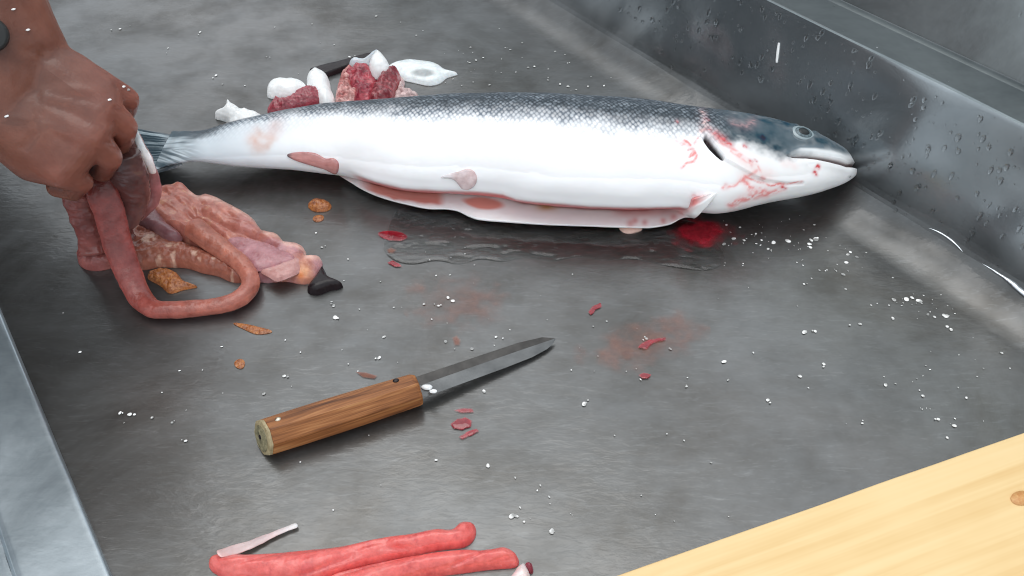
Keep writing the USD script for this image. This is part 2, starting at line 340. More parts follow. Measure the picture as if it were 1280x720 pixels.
M['glint'] = look('glint_steel', base=(.62, .66, .70), metal=1., rough=.30, bump=.5, bscale=260, bdist=.0006)
for pts_, r_ in (([(1150, 279), (1178, 296), (1205, 313)], .0010), ([(1226, 328), (1242, 338), (1262, 352), (1284, 368), (1310, 386)], .0026)):  # bright steel strips added along the bend to draw its highlight line
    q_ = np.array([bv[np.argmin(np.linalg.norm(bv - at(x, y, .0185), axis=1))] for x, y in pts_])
    part('glint_strip', tube(q_, [r_ * .08, r_ * .5, r_, r_ * 1.1, r_ * .5], [r_ * .05, r_ * .35, r_ * .7, r_ * .75, r_ * .3], n=90, k=12, wob=r_ * .9, seed=3), M['glint'], trough)
E1 = wall_top[0] + .0035
led = .047
part('ledge', sheet([(E1, Z_WALL), (E1 + led - .004, Z_WALL + .0006), (E1 + led - .003, Z_WALL + .0011), (E1 + led, Z_WALL + .0013), (E1 + led + .006, Z_WALL + .0013)], .02, .006,
                    lambda V, t, q: .0008 * (fbm(V * 9, 2, 5) - .5)), M['ledge'], trough)
part('splash_panel', sheet([(E1 + led + .0045, Z_WALL + .0015), (E1 + led + .0050, Z_WALL + .0035), (E1 + led + .10, .42), (E1 + led + .13, .425)], .02, .012,
                           lambda V, t, q: .004 * (fbm(V * 6, 3, 8) - .5) * smoothstep(Z_WALL, Z_WALL + .04, V[..., 2])), M['panel'], trough)
part('front_rim', sheet([(S_RIM + .0008, .0002), (S_RIM + .0003, .0058), (S_RIM - .0004, .0066), (S_RIM - .0025, .0069), (S_RIM - .043, .0072), (S_RIM - .046, .0060), (S_RIM - .0475, .0082), (S_RIM - .05, .0082), (S_RIM - .10, .005), (S_RIM - .17, -.01), (S_RIM - .175, -.2)],
                        .010, .0025, lambda V, t, q: .0016 * (fbm(V * 22, 3, 4) - .5) * smoothstep(0, .006, V[..., 2])), M['rim'], trough)
for i, tt in enumerate((T0, T1)):
    c = tt * TD + (S_RIM + S_WALL) / 2 * TN
    b = trimesh.creation.box([.004, S_WALL - S_RIM + .02, .12]); b.apply_transform(trimesh.transformations.rotation_matrix(TROT, [0, 0, 1])); b.apply_translation(c + [0, 0, .0602])
    part('end_wall', b, M['wall'], trough, smooth=False)

# ---------------------------------------------------------------- pine board, lower right
ea, eb = at(765, 720, .026), at(1280, 540, .026)
bd = (eb - ea) / np.linalg.norm(eb - ea); bn = np.array([bd[1], -bd[0], 0])
M['pine'] = wood('pine_board', bd, [(.26, (.60, .37, .15)), (.40, (.68, .47, .22)), (.52, (.73, .535, .275)), (.7, (.76, .585, .325))], ring=75., rough=.55, stretch=.045)
M['knot'] = look('pine_knot', base=(.5, .22, .07), rough=.5, var=[(.3, (.48, .20, .06)), (.7, (.62, .36, .14))], vscale=500)
plank = thing('wooden_board', 'pale yellow pine board lying across the lower right corner of the trough', 'board', loc=ea * [1, 1, 0])
L0, L1, W = -.22, .75, .17
ring = []
nb = 120
xs = np.linspace(L0, L1, nb)
sec = [(0.0, .0006), (0.0, .0245), (.0008, .0256), (.002, .026)] + [(w, .026) for w in np.linspace(.004, W - .002, 30)] + [(W - .0008, .0256), (W, .0245), (W, .0006)]
sec = np.array(sec)
V = ea * [1, 1, 0] + xs[:, None, None] * bd + sec[None, :, :1] * bn + sec[None, :, 1:] * np.array([0, 0, 1.])
edge_w = .0012 * (fbm(np.c_[xs * 6, xs * 0, xs * 0], 3, 2) - .5) * 2
V = V + edge_w[:, None, None] * bn * (1 - sec[None, :, :1] / W)
V[..., 2] += (.0007 * (fbm(V * [14, 14, 0], 3, 6) - .5)) * (sec[None, :, 1] > .02)
f = grid_faces(nb, len(sec), True)
k = len(sec)
f = np.vstack([f] + [[[0, i, i + 1]] for i in range(1, k - 1)] + [[[(nb - 1) * k, (nb - 1) * k + i + 1, (nb - 1) * k + i]] for i in range(1, k - 1)])
part('plank', (V.reshape(-1, 3), f), M['pine'], plank, smooth=35)
for kx, ky, kr in ((1277, 623, 9),):
    c = at(kx, ky, .0261); r = kr / 1900
    a = np.linspace(0, 2 * np.pi, 24, endpoint=False)
    P = c + np.outer(np.cos(a) * r * 1.6, bd) + np.outer(np.sin(a) * r, bn)
    v = np.vstack([c + [0, 0, .0009], P + [0, 0, .0007], P - [0, 0, .002]])
    n = 24
    fs = [[0, 1 + i, 1 + (i + 1) % n] for i in range(n)] + [[1 + i, 1 + n + i, 1 + (i + 1) % n] for i in range(n)] + [[1 + (i + 1) % n, 1 + n + i, 1 + n + (i + 1) % n] for i in range(n)]
    part('knot', (v, np.array(fs)), M['knot'], plank)

# ---------------------------------------------------------------- the salmon
TOP = np.array([(204, 163.5), (214, 164), (228, 165.5), (243, 165), (260, 160), (283, 152), (310, 145), (340, 139), (370, 134), (400, 130), (440, 126), (480, 122), (520, 119), (560, 117), (600, 116), (650, 115), (700, 116), (750, 119), (800, 123),
                (850, 129), (880, 133), (904, 135), (927, 138), (960, 145), (984, 151), (1016, 161), (1038, 172), (1056, 186), (1063, 196), (1068, 205), (1071, 210), (1072, 213)], float)
BOT = np.array([(204, 212.5), (214, 210), (230, 204.5), (247, 201), (287, 207), (320, 209), (352, 211), (381, 213), (405, 216), (421, 218), (435, 219), (452, 225), (472, 231), (503, 238), (523, 240), (564, 241), (597, 243), (629, 246), (646, 252), (672, 256), (700, 258), (738, 261),
                (798, 262), (821, 261), (849, 261), (865, 265), (880, 268), (904, 266), (927, 260), (953, 254), (982, 249), (1016, 242), (1049, 231), (1062, 224.5), (1069, 219), (1071.3, 215.5), (1072, 213.2)], float)
KK = np.array([(204, .05), (222, .16), (250, .42), (300, .52), (420, .58), (560, .60), (800, .62), (900, .60), (980, .62), (1040, .70), (1072, .9)], float)
LIFT = np.array([(204, .0225), (222, .0215), (250, .0190), (300, .013), (420, .004), (500, .006), (640, .007), (850, .007), (900, .008), (980, .014), (1072, .024)], float)
from scipy.interpolate import PchipInterpolator
NS, NV, NH = 860, 210, 40
sx = np.linspace(204, 1071.95, NS)
sx = np.r_[sx[:-12], 1071.95 - (1071.95 - sx[-13]) * (np.linspace(1, 0, 13)[1:]) ** 2.2]
NS = len(sx)
top, bot = PchipInterpolator(*TOP.T)(sx), PchipInterpolator(*BOT.T)(sx)
from scipy.ndimage import gaussian_filter1d
mid = smoothstep(206, 225, sx) * smoothstep(1060, 1025, sx)
sm = lambda a, w: a * (1 - mid) + gaussian_filter1d(a, w, mode='nearest') * mid
top, bot = sm(top, 14), sm(bot, 9)
kk, lift = sm(PchipInterpolator(*KK.T)(sx), 40), sm(PchipInterpolator(*LIFT.T)(sx), 35)
th1, th2 = PITCH + np.arctan((top - 360) / FPX), PITCH + np.arctan((bot - 360) / FPX)
n1, n2 = np.stack([np.sin(th1), np.cos(th1)], -1), np.stack([np.sin(th2), np.cos(th2)], -1)
yc, aa = np.zeros(NS), np.zeros(NS)
for i in range(NS):
    S1, S2 = math.hypot(n1[i, 0], kk[i] * n1[i, 1]), math.hypot(n2[i, 0], kk[i] * n2[i, 1])
    A = np.array([[n1[i, 0], n1[i, 1] * kk[i] + S1], [n2[i, 0], n2[i, 1] * kk[i] - S2]])
    yc[i], aa[i] = np.linalg.solve(A, [n1[i, 1] * (H - lift[i]), n2[i, 1] * (H - lift[i])])
yc, aa = sm(yc, 10), sm(aa, 10)
bb = kk * aa; zc = bb + lift
dep = yc * cp - (zc - H) * sp
Xc = (sx - 640) * dep / FPX
phi = np.r_[np.radians(np.linspace(20, 222, NV)), np.radians(np.linspace(222, 380, NH + 2)[1:-1])]
NP = len(phi)
body = np.stack([np.broadcast_to(Xc[:, None], (NS, NP)), yc[:, None] + aa[:, None] * np.cos(phi), zc[:, None] + bb[:, None] * np.sin(phi)], -1)
# smooth normals of the bare form
du, dv = np.gradient(body, axis=0), np.gradient(body, axis=1)
nrm = np.cross(du, dv); nrm /= np.linalg.norm(nrm, axis=-1, keepdims=True) + 1e-12
if nrm[NS // 2, NV // 2, 2] < 0: nrm = -nrm
Q = proj(body.reshape(-1, 3)).reshape(NS, NP, 2)
vis = np.zeros((NS, NP), bool); vis[:, :NV] = True
qx, qy = Q[..., 0], Q[..., 1]

def seg_dist(px, py, pts):
    d = np.full(px.shape, 1e9)
    for (x0, y0), (x1, y1) in zip(pts[:-1], pts[1:]):
        L2 = (x1 - x0) ** 2 + (y1 - y0) ** 2 + 1e-9
        t = np.clip(((px - x0) * (x1 - x0) + (py - y0) * (y1 - y0)) / L2, 0, 1)
        d = np.minimum(d, np.hypot(px - x0 - t * (x1 - x0), py - y0 - t * (y1 - y0)))
    return d
def side(px, py, pts):
    """how far past a line that runs down the flank (x of the line at this height), signed"""
    p = np.array(sorted(pts, key=lambda a: a[1]), float)
    return px - np.interp(py, p[:, 1], p[:, 0])

wobx, woby = (fbm(body * 90, 3, 31) - .5) * 8, (fbm(body * 90, 3, 57) - .5) * 8
jx, jy = qx + wobx * vis, qy + woby * vis
disp = np.zeros((NS, NP))
GILL = [(880, 168), (884, 175), (890, 183), (897, 191), (905, 200), (912, 205), (922, 209)]
GILLF = [(878, 150), (880, 168), (890, 183), (905, 200), (922, 209), (935, 218), (960, 228), (1000, 229)]
g = seg_dist(qx, qy, GILL)
sg = side(qx, qy, [(876, 140), (880, 168), (890, 183), (905, 200), (930, 214), (960, 228)])
opening = seg_dist(qx, qy, [(881.5, 171), (885, 177), (890, 184), (896, 191), (903, 199)])
op_w = np.interp(qy, [168, 175, 186, 196, 203], [.4, 3.4, 3.6, 2.6, .4])
disp += vis * .0026 * smoothstep(-1.5, 2.0, sg) * np.exp(-np.clip(sg, 0, None) / 32) * smoothstep(140, 160, qy) * smoothstep(236, 214, qy)
disp -= vis * .0058 * smoothstep(op_w + 1.5, op_w * .4, opening)
MOUTH = [(985, 194), (992, 195.5), (1005, 196), (1020, 197.5), (1035, 200), (1050, 203.5), (1060, 206.5), (1070, 207)]
m = seg_dist(qx, qy, MOUTH); mw = np.interp(qx, [985, 1000, 1030, 1055, 1066], [.3, 1.2, 2.4, 2.6, 2.2])
below = qy - np.interp(qx, [p[0] for p in MOUTH], [p[1] for p in MOUTH])
disp -= vis * .0042 * smoothstep(mw + 1.6, mw * .3, m) * (qx > 980)
disp += vis * .0016 * np.exp(-((below - 6) / 5) ** 2) * smoothstep(990, 1015, qx) * smoothstep(1072, 1050, qx)
disp += vis * .0022 * np.exp(-((below + 7) / 5) ** 2) * smoothstep(985, 1000, qx) * smoothstep(1066, 1045, qx)
JAW = [(940, 222), (960, 227), (985, 230), (1003, 229)]
disp -= vis * .0016 * np.exp(-(seg_dist(qx, qy, JAW) / 1.6) ** 2)
EYE = (1004, 166)
ed = np.hypot((qx - EYE[0]) / 1.35, qy - EYE[1])
disp -= vis * .0012 * smoothstep(11, 7, ed)
disp += vis * .0010 * np.exp(-((ed - 12) / 3) ** 2)
disp += vis * .0035 * (fbm(body * [14, 22, 22], 3, 91) - .5) * smoothstep(0, 40, qx - 226) * smoothstep(1072, 1030, qx)
disp += vis * .0007 * (fbm(body * 70, 3, 17) - .5)
lip = np.interp(qx, BOT[:, 0], BOT[:, 1]) - qy
disp += vis * .0012 * np.exp(-((lip - 6) / 4) ** 2) * smoothstep(435, 460, qx) * smoothstep(900, 860, qx)
B = body + nrm * disp[..., None]
# pigment
span = (qy - np.interp(qx, TOP[:, 0], TOP[:, 1])) / np.maximum(np.interp(qx, BOT[:, 0], BOT[:, 1]) - np.interp(qx, TOP[:, 0], TOP[:, 1]), 4)
ang = np.degrees(np.broadcast_to(phi, (NS, NP)))
lim = np.interp(qx, [225, 300, 420, 560, 700, 800, 870, 900, 940, 990, 1020, 1072], [.42, .14, .18, .23, .26, .29, .28, .30, .36, .46, .38, .24])
mott = (fbm(body * [60, 60, 60], 4, 71) - .5) * .18 + (fbm(body * [160, 160, 160], 3, 72) - .5) * .12
darkm = smoothstep(lim + .02, lim - .18, span + mott * .6)
hidden_back = (np.degrees(phi) > 255)[None, :] & np.ones((NS, 1), bool)
headsel = smoothstep(875, 910, qx)
darkm = darkm * (1 - headsel) + headsel * smoothstep(lim + .10, lim - .10, span + mott)
darkm = np.where(vis, darkm, np.where(hidden_back, np.clip((ang - 290) / 40, 0, 1), 0))
white = np.array([.86, .86, .87]); dark = np.array([.022, .034, .046])
tailtone = mixc(white, [.56, .64, .70], smoothstep(430, 240, qx) * .75 + .0)
col = mixc(tailtone, dark, darkm * .97)
headm = smoothstep(880, 925, qx)
col = mixc(col, mixc([.80, .80, .80], [.022, .050, .068], np.clip(darkm * 1.15, 0, 1) * (.94 + .5 * (fbm(body * 110, 3, 44) - .5))), headm * .9)
# snout: pale upper jaw under a dark line; grey-blue cheek below the eye
pale = np.exp(-((below + 8) / 5) ** 2) * smoothstep(985, 1000, qx) * vis
col = mixc(col, [.72, .74, .75], np.clip(pale, 0, 1) * .9)
col = mixc(col, [.06, .10, .13], .7 * np.exp(-(seg_dist(jx, jy, [(985, 190), (990, 186), (1000, 184), (1018, 183), (1028, 184)]) / 2.6) ** 2) * vis)
col = mixc(col, [.05, .08, .10], .75 * np.exp(-(seg_dist(jx, jy, [(950, 158), (970, 163), (985, 172), (990, 182)]) / 9) ** 2) * vis)
col = mixc(col, [.28, .26, .25], .6 * smoothstep(1050, 1066, qx) * np.exp(-((below + 5) / 6) ** 2) * vis)
col = mixc(col, [.09, .05, .045], smoothstep(mw + .8, mw * .5, m) * (qx > 990) * vis * .9)
col = mixc(col, [.008, .007, .007], smoothstep(op_w + .6, op_w * .6, opening) * vis)
strn = fbm(body * 330, 3, 5)
tst = fbm(np.stack([qx * .03, (qy - (qx - 215) * np.where(qy > 187, .35, -.08)) * .30, qx * 0], -1), 3, 9)
col = mixc(col, mixc([.055, .085, .105], [.50, .57, .61], smoothstep(.42, .68, tst)), smoothstep(262, 212, qx) * vis * smoothstep(.9, .4, np.abs(span - .55) * 1.2 * smoothstep(210, 250, qx)))
def stroke(pts, w, c, s, soft=False):
    global col
    d0, d = seg_dist(jx, jy, pts), seg_dist(qx + wobx * 1.3, qy + woby * 1.3, pts)
    f = s * np.exp(-(d0 / w) ** 2) * (.6 + .7 * strn) * (.9 if soft else .55)
    if not soft: f = f + 1.0 * s * np.exp(-(d / (w * .55)) ** 2) * smoothstep(.36, .60, strn)
    col = mixc(col, c, np.clip(f, 0, 1) * vis)
RED, PINK, BLUSH = (.55, .06, .07), (.74, .26, .25), (.78, .50, .47)
stroke([(884, 163), (893, 168), (905, 175), (914, 182)], 4, RED, .75)
stroke([(890, 170), (912, 186), (925, 196)], 5, PINK, .5)
stroke([(878, 140), (880, 152), (879, 163)], 6, BLUSH, .7)
stroke([(881, 147), (886, 150)], 3, RED, .5)
stroke([(915, 152), (930, 157), (942, 152)], 7, (.42, .26, .27), .45)
for pts, w, s in (([(855, 176), (864, 183), (870, 191), (862, 195), (868, 187)], 2.6, .8), ([(851, 209), (858, 203), (868, 201), (872, 194)], 2.6, .6), ([(846, 175), (858, 182)], 3, .4), ([(872, 174), (868, 180)], 3, .4)):
    stroke(pts, w, PINK, s)
stroke([(861, 187), (867, 186)], 1.8, RED, .8)
for x, y, w, s in ((932, 183, 3.2, .6), (935, 201, 3, .7), (942, 200, 2.2, .6), (1021, 211, 3, .8), (1019, 217, 3, .75), (978, 234, 4, .85), (909, 233, 3, .6), (846, 151, 3, .5), (869, 246, 4, .6), (937, 208, 3, .3), (952, 222, 3, .4), (1060, 221, 2.2, .0)):
    stroke([(x - 1, y - 1), (x + 1.5, y + 1)], w, RED, s)
stroke([(1060, 221), (1061, 221)], 1.8, (.1, .08, .09), .8)
stroke([(930, 219), (945, 226), (960, 230), (985, 229), (1004, 228)], 2, PINK, .8)
stroke([(928, 224), (938, 236), (955, 240), (972, 238)], 6, PINK, .6)
stroke([(905, 236), (925, 226), (945, 214)], 3, PINK, .5)
stroke([(913, 258), (925, 251), (940, 246), (955, 242)], 7, PINK, .6)
stroke([(912, 192), (928, 203), (945, 206), (950, 214)], 2.2, PINK, .5)
stroke([(922, 200), (940, 212), (960, 220)], 8, BLUSH, .4, True)
stroke([(980, 205), (992, 207)], 6, BLUSH, .35, True)
stroke([(318, 176), (325, 184)], 9, (.62, .40, .33), .8, True); stroke([(340, 163), (346, 155)], 9, (.60, .44, .42), .7, True); stroke([(322, 165), (340, 172), (333, 182)], 6, (.62, .43, .37), .7, True)
lipcol = smoothstep(7, 1, lip) * smoothstep(437, 455, qx) * smoothstep(880, 850, qx) * vis
col = mixc(col, [.56, .13, .13], lipcol * .9)
col = mixc(col, [.60, .11, .11], np.where(vis, np.clip(smoothstep(5, 0, lip) * smoothstep(600, 640, qx) * smoothstep(880, 850, qx), 0, 1), 0) * .6)
under = (~vis) & (~hidden_back)
col = np.where(under[..., None], np.array([.66, .40, .37]), col)
mk = np.clip(smoothstep(lim + .07, lim - .10, span + mott * .8) + smoothstep(lim + .30, lim, span) * .22, 0, 1) * (1 - headm) * vis * smoothstep(225, 300, qx) * np.clip(.35 + 1.1 * fbm(body * 45, 3, 66), 0, 1)
mk = np.where(vis, mk, 0)
arcx = np.broadcast_to(np.r_[0, np.cumsum(np.hypot(np.diff(Xc), np.diff(yc)))][:, None], (NS, NP))
arcy = np.broadcast_to(phi[None, :] * (aa * .82)[:, None], (NS, NP))
uvs = np.stack([arcx, arcy], -1).reshape(-1, 2)
PITCHS = .0037
M['fish'] = usdkit.material(stage, '/World/Looks/salmon_skin', {
    'cd': ('attribute', {'attribute': 'Cd'}), 'mk': ('attribute', {'attribute': 'mk'}), 'uv': ('uvmap', {'attribute': 'st'}),
    'rot': ('mapping', {'scale': (1.15 / PITCHS, .85 / PITCHS, 1), 'rotation': (0, 0, math.radians(38))}),
    'v': ('voronoi_texture', {'scale': 1.0, 'randomness': .38, 'feature': 'f1'}),
    'r': ('rgb_ramp', {'ramp': [(.20, (1, 1, 1)), (.40, (.6, .6, .6)), (.58, (0, 0, 0))]}),
    'g': ('geometry', {}), 'n': ('noise_texture', {'scale': 150., 'detail': 3.}),
    'nr': ('map_range', {'from_min': .40, 'from_max': .62, 'to_min': .05, 'to_max': 1.0, 'clamp': True}),
    'lm': ('math', {'math_type': 'multiply'}), 'lm2': ('math', {'math_type': 'multiply'}),
    'mx': ('mix_color', {'blend_type': 'mix', 'b': (.36, .41, .46)}),
    'm0': ('math', {'math_type': 'multiply', 'value2': .58}),
    'dk': ('mix_color', {'blend_type': 'multiply', 'b': (.22, .26, .31)}), 'iv': ('math', {'math_type': 'subtract', 'value1': 1.}), 'im': ('math', {'math_type': 'multiply'}),
    'bs': ('math', {'math_type': 'multiply_add', 'value2': .25}), 'n2': ('noise_texture', {'scale': 900., 'detail': 2.}),
    'b': ('bump', {'strength': .30, 'distance': .0006}),
    'p': ('principled_bsdf', {'roughness': .36, 'specular_ior_level': .28, 'subsurface_weight': .12, 'subsurface_radius': (1., .6, .45), 'subsurface_scale': .004, 'coat_weight': .06, 'coat_roughness': .12})},
    [('uv.UV', 'rot.vector'), ('rot.vector', 'v.vector'), ('v.distance', 'r.fac'), ('g.position', 'n.vector'), ('n.fac', 'nr.value'),
     ('r.color', 'lm.value1'), ('nr.result', 'lm.value2'), ('lm.value', 'lm2.value1'), ('mk.fac', 'lm2.value2'), ('lm2.value', 'm0.value1'), ('m0.value', 'mx.fac'),
     ('r.color', 'iv.value2'), ('iv.value', 'im.value1'), ('mk.fac', 'im.value2'), ('im.value', 'dk.fac'), ('cd.color', 'dk.a'), ('dk.result', 'mx.a'), ('mx.result', 'p.base_color'),
     ('g.position', 'n2.vector'), ('n2.fac', 'bs.value1'), ('lm2.value', 'bs.value3'), ('bs.value', 'b.height'), ('b.normal', 'p.normal')], surface='p.BSDF')
fv = B.reshape(-1, 3)
ff = grid_faces(NS, NP, True)
c0, c1 = len(fv), len(fv) + 1
fv = np.vstack([fv, B[0].mean(0), B[-1].mean(0)])
j = np.arange(NP); j2 = (j + 1) % NP
ff = np.vstack([ff, np.stack([np.full(NP, c0), j, j2], -1), np.stack([np.full(NP, c1), (NS - 1) * NP + j2, (NS - 1) * NP + j], -1)])
vol = trimesh.Trimesh(fv, ff, process=False).volume
if vol < 0: ff = ff[:, ::-1]
cc = np.vstack([col.reshape(-1, 3), col[0].mean(0)[None], col[-1].mean(0)[None]])
mm = np.repeat(np.r_[mk.reshape(-1), 0, 0][:, None], 3, 1)
uvs = np.vstack([uvs, uvs[:1], uvs[-1:]])
base = np.array([Xc[NS // 2], yc[NS // 2], 0])
salmon = thing('salmon', 'big silver salmon with its belly slit open lying on the steel trough', 'fish', loc=base)
fish_body = part('body', (fv, ff), M['fish'], salmon, smooth=True, uv=uvs, cd={'Cd': cc, 'mk': mm})
kd = cKDTree(Q[:, :NV].reshape(-1, 2)); BV, NVV = B[:, :NV].reshape(-1, 3), nrm[:, :NV].reshape(-1, 3)
def on_body(p, off=0.):
    d, i = kd.query(np.asarray(p, float), k=4)
    w = 1 / (d + .05); w /= w.sum(-1, keepdims=True)
    return (BV[i] * w[..., None]).sum(-2) + (NVV[i] * w[..., None]).sum(-2) * np.asarray(off)[..., None], (NVV[i] * w[..., None]).sum(-2)

def fin_on_body(name, poly, thick, colour, lift_f=lambda q: 0, stripes=None, seed=0, mat='fish_flesh', parent=None):
    A, t, d, ne = flat_tri(poly, 1.2)
    q = np.clip(d / max(d.max(), .1), 0, 1)
    h = thick * np.sqrt(np.clip(1 - (1 - np.clip(q * 2, 0, 1)) ** 2, 0, 1)) + lift_f(A)
    if stripes is not None: h = h + stripes(A)
    P, _ = on_body(A, h + .0003); Pb, _ = on_body(A, np.full(len(A), -.0012))
    v, f = shell(P, t[:, ::-1], ne, bottom=Pb)
    c = colour(A, q); c = np.vstack([c, c])
    return part(name, (v, f), M[mat], parent or salmon, cd={'Cd': c})

# anal fin, pressed against the flank
def anal_col(A, q):
    c = mixc([.50, .19, .17], [.58, .26, .24], fbm(np.c_[A * [.05, .35], A[:, :1] * 0], 3, 2))
    c = mixc(c, [.40, .14, .14], smoothstep(.35, 0, q) * .5)
    return mixc(c, [.16, .09, .09], smoothstep(368, 361, A[:, 0]))
fin_on_body('anal_fin', [(359, 194), (368, 190.5), (382, 190), (398, 193), (408, 198), (416, 197.5), (423, 203), (423.5, 210), (421, 217), (410, 214), (396, 209), (380, 204), (366, 199)], .0016, anal_col,
            stripes=lambda A: .0007 * (fbm(np.c_[A[:, :1] * .05, (A[:, 1:] - A[:, :1] * .22) * .7, A[:, :1] * 0], 2, 3) - .5))
# pelvic fin stub
fin_on_body('pelvic_fin', [(551, 222), (563, 217), (575, 214), (584, 211), (592, 214), (596, 222), (594, 231), (588, 235), (577, 234), (570, 227), (560, 223)], .0015,
            lambda A, q: mixc(mixc([.50, .28, .27], [.80, .62, .60], fbm(np.c_[A * .22, A[:, :1] * 0], 3, 4) * 1.3), [.80, .76, .75], smoothstep(575, 555, A[:, 0]) * .8))
# eye
ec, en = on_body(np.array([EYE], float)); ec, en = ec[0], en[0] / np.linalg.norm(en[0])
en = en * .7 - FW * .3; en /= np.linalg.norm(en)
ex = np.array([1, -.18, -.05]); ex -= en * (ex @ en); ex /= np.linalg.norm(ex); ey = np.cross(en, ex)
def disc_dome(r, h, z, kx=1.2, n=10, k=32):
    V = [ec + en * (z + h)]; F = []
    for i in range(1, n + 1):
        rr = i / n
        for a in np.linspace(0, 2 * np.pi, k, endpoint=False):
            V.append(ec + en * (z + h * math.sqrt(max(0, 1 - rr * rr))) + ex * r * rr * kx * math.cos(a) + ey * r * rr * math.sin(a))
    F += [[0, 1 + q, 1 + (q + 1) % k] for q in range(k)]
    for i in range(n - 1):
        for q in range(k):
            a, b = 1 + i * k + q, 1 + i * k + (q + 1) % k
            F += [[a, a + k, b], [b, a + k, b + k]]
    return np.array(V), np.array(F)
M['iris'] = look('fish_iris', base=(.08, .11, .12), rough=.18, metal=.1, coat=.15, spec=.3, var=[(.3, (.035, .055, .065)), (.7, (.16, .21, .23))], vscale=500)
M['pupil'] = look('fish_pupil', base=(.006, .008, .009), rough=.12, spec=.3, coat=.1)
M['eyerim'] = look('fish_eye_rim', base=(.24, .30, .32), rough=.28, coat=.6, bump=.3, bscale=500, bdist=.0005)
eye = part('eye', disc_dome(.0088, .0019, .0010), M['eyerim'], salmon)
part('iris', disc_dome(.0064, .0013, .0024), M['iris'], eye)
part('pupil', disc_dome(.0041, .0009, .0034), M['pupil'], eye)
# tail fin: a fan of rays from the root, sagging to the table behind the hand
root_t, root_b = on_body(np.array([[222, 166.5]]))[0][0], on_body(np.array([[222, 206.]]))[0][0]
nr_, nl = 150, 60
fan = np.zeros((nr_, nl, 3)); fc = np.zeros((nr_, nl, 3))
edge_px = np.array([(112, 150), (120, 168), (130, 180), (136, 190), (143, 203), (160, 218)], float)
for i in range(nr_):
    a = i / (nr_ - 1)
    r0 = root_t * (1 - a) + root_b * a + np.array([.004, 0, 0]); r0[2] = .0238 + .0008 * math.sin(math.pi * a)
    e2 = np.array([np.interp(a, np.linspace(0, 1, 6), edge_px[:, 0]), np.interp(a, np.linspace(0, 1, 6), edge_px[:, 1])])
    r1 = at(*e2, .006 + .010 * (1 - a))
    mid_px = np.array([172, 160.5]) * (1 - a) + np.array([192, 215.5]) * a
    rm = at(*mid_px, .0175 + .002 * math.sin(9 * a))
    for jn in range(nl):
        s = jn / (nl - 1)
        fan[i, jn] = r0 * (1 - s) * (1 - 2 * s) + rm * 4 * s * (1 - s) + r1 * s * (2 * s - 1)
ii, jj = np.meshgrid(np.linspace(0, 1, nr_), np.linspace(0, 1, nl), indexing='ij')
fan[..., 2] += .0009 * np.sin(ii * 2 * np.pi * 17) * smoothstep(.12, .5, jj) + .002 * (fbm(fan * 60, 3, 3) - .5)
tint = fbm(np.stack([ii * 26, jj * 2.2, jj * 0], -1), 4, 9)
scal = .5 + .5 * np.sin(ii * 50 + np.sin(jj * 40) * 2) * np.sin(jj * 60)
fc = mixc([.055, .085, .105], [.40, .48, .52], smoothstep(.48, .70, tint) * .9)
fc = mixc(fc, [.62, .67, .69], smoothstep(.30, .0, jj) * (.15 + .5 * scal) * smoothstep(-.1, .25, ii) * .8)
fc = mixc(fc, [.03, .04, .05], smoothstep(.06, .0, ii) * .8)
fan2 = fan.copy(); fan2[..., 2] -= .0016
v = np.vstack([fan.reshape(-1, 3), fan2.reshape(-1, 3)]); g1 = grid_faces(nr_, nl); n = nr_ * nl
bd_idx = np.r_[np.arange(nl), np.arange(1, nr_) * nl + nl - 1, (nr_ - 1) * nl + np.arange(nl - 2, -1, -1), np.arange(nr_ - 2, 0, -1) * nl]
b2 = np.roll(bd_idx, -1)
f = np.vstack([g1, g1[:, ::-1] + n, np.stack([bd_idx, bd_idx + n, b2], -1), np.stack([b2, bd_idx + n, b2 + n], -1)])
M['tail'] = look('tail_skin', cd=True, rough=.3, coat=.3, bump=.2, bscale=500, bdist=.0005)
part('tail_fin', (v, f), M['tail'], salmon, cd={'Cd': np.vstack([fc.reshape(-1, 3)] * 2)})
# belly flap: the far wall of the cut belly, folded out on the steel
LIP = [(424, 219), (435, 217), (452, 225), (472, 231), (503, 238), (523, 240), (564, 241), (597, 243), (629, 246), (646, 252), (672, 256), (700, 258), (738, 261), (798, 262), (821, 260), (849, 255), (870, 250), (884, 245), (896, 240)]
LOW = [(424, 219.5), (436, 227), (454, 238), (472, 246), (503, 255), (543, 262), (555, 262), (570, 264), (588, 272), (597, 275), (635, 278.5), (691, 282), (738, 283.5), (775, 285), (809, 285.5), (829, 283), (846, 278), (859, 272.5), (873, 263), (886, 252), (897, 241)]
LIP, LOW = np.array(LIP, float), np.array(LOW, float)
nst, ncr = 340, 30
fx = np.linspace(424, 896.5, nst)
lipy, lowy = PchipInterpolator(*LIP.T)(fx), PchipInterpolator(*LOW.T)(fx)
flap = np.zeros((nst, ncr, 3)); fcol = np.zeros((nst, ncr, 3))
ntop, narc, nbot = 26, 8, 6
ncr = ntop + narc + nbot
cr = np.r_[np.linspace(-.35, .90, ntop), .90 + .10 * np.sin(np.linspace(.2, math.pi - .3, narc)), np.linspace(.85, -.3, nbot)]
rel = np.r_[np.ones(ntop), .5 + .5 * np.cos(np.linspace(.2, math.pi - .3, narc)), np.zeros(nbot)]
flap = np.zeros((nst, ncr, 3))
raise_z = np.interp(fx, [424, 440, 830, 862, 880, 897], [.006, .003, .002, .010, .021, .033])
thick_f = np.interp(fx, [424, 450, 840, 880, 897], [.004, .0085, .0085, .007, .003])
for i in range(nst):
    for jn in range(ncr):
        c = cr[jn]
        z = .0008 + raise_z[i] + thick_f[i] * rel[jn] * (1 if c > .1 else 1 - .4 * (.1 - c) / .45)
        flap[i, jn] = at(fx[i], lipy[i] + (lowy[i] - lipy[i]) * c, z)
wrap_f = smoothstep(838, 870, fx)
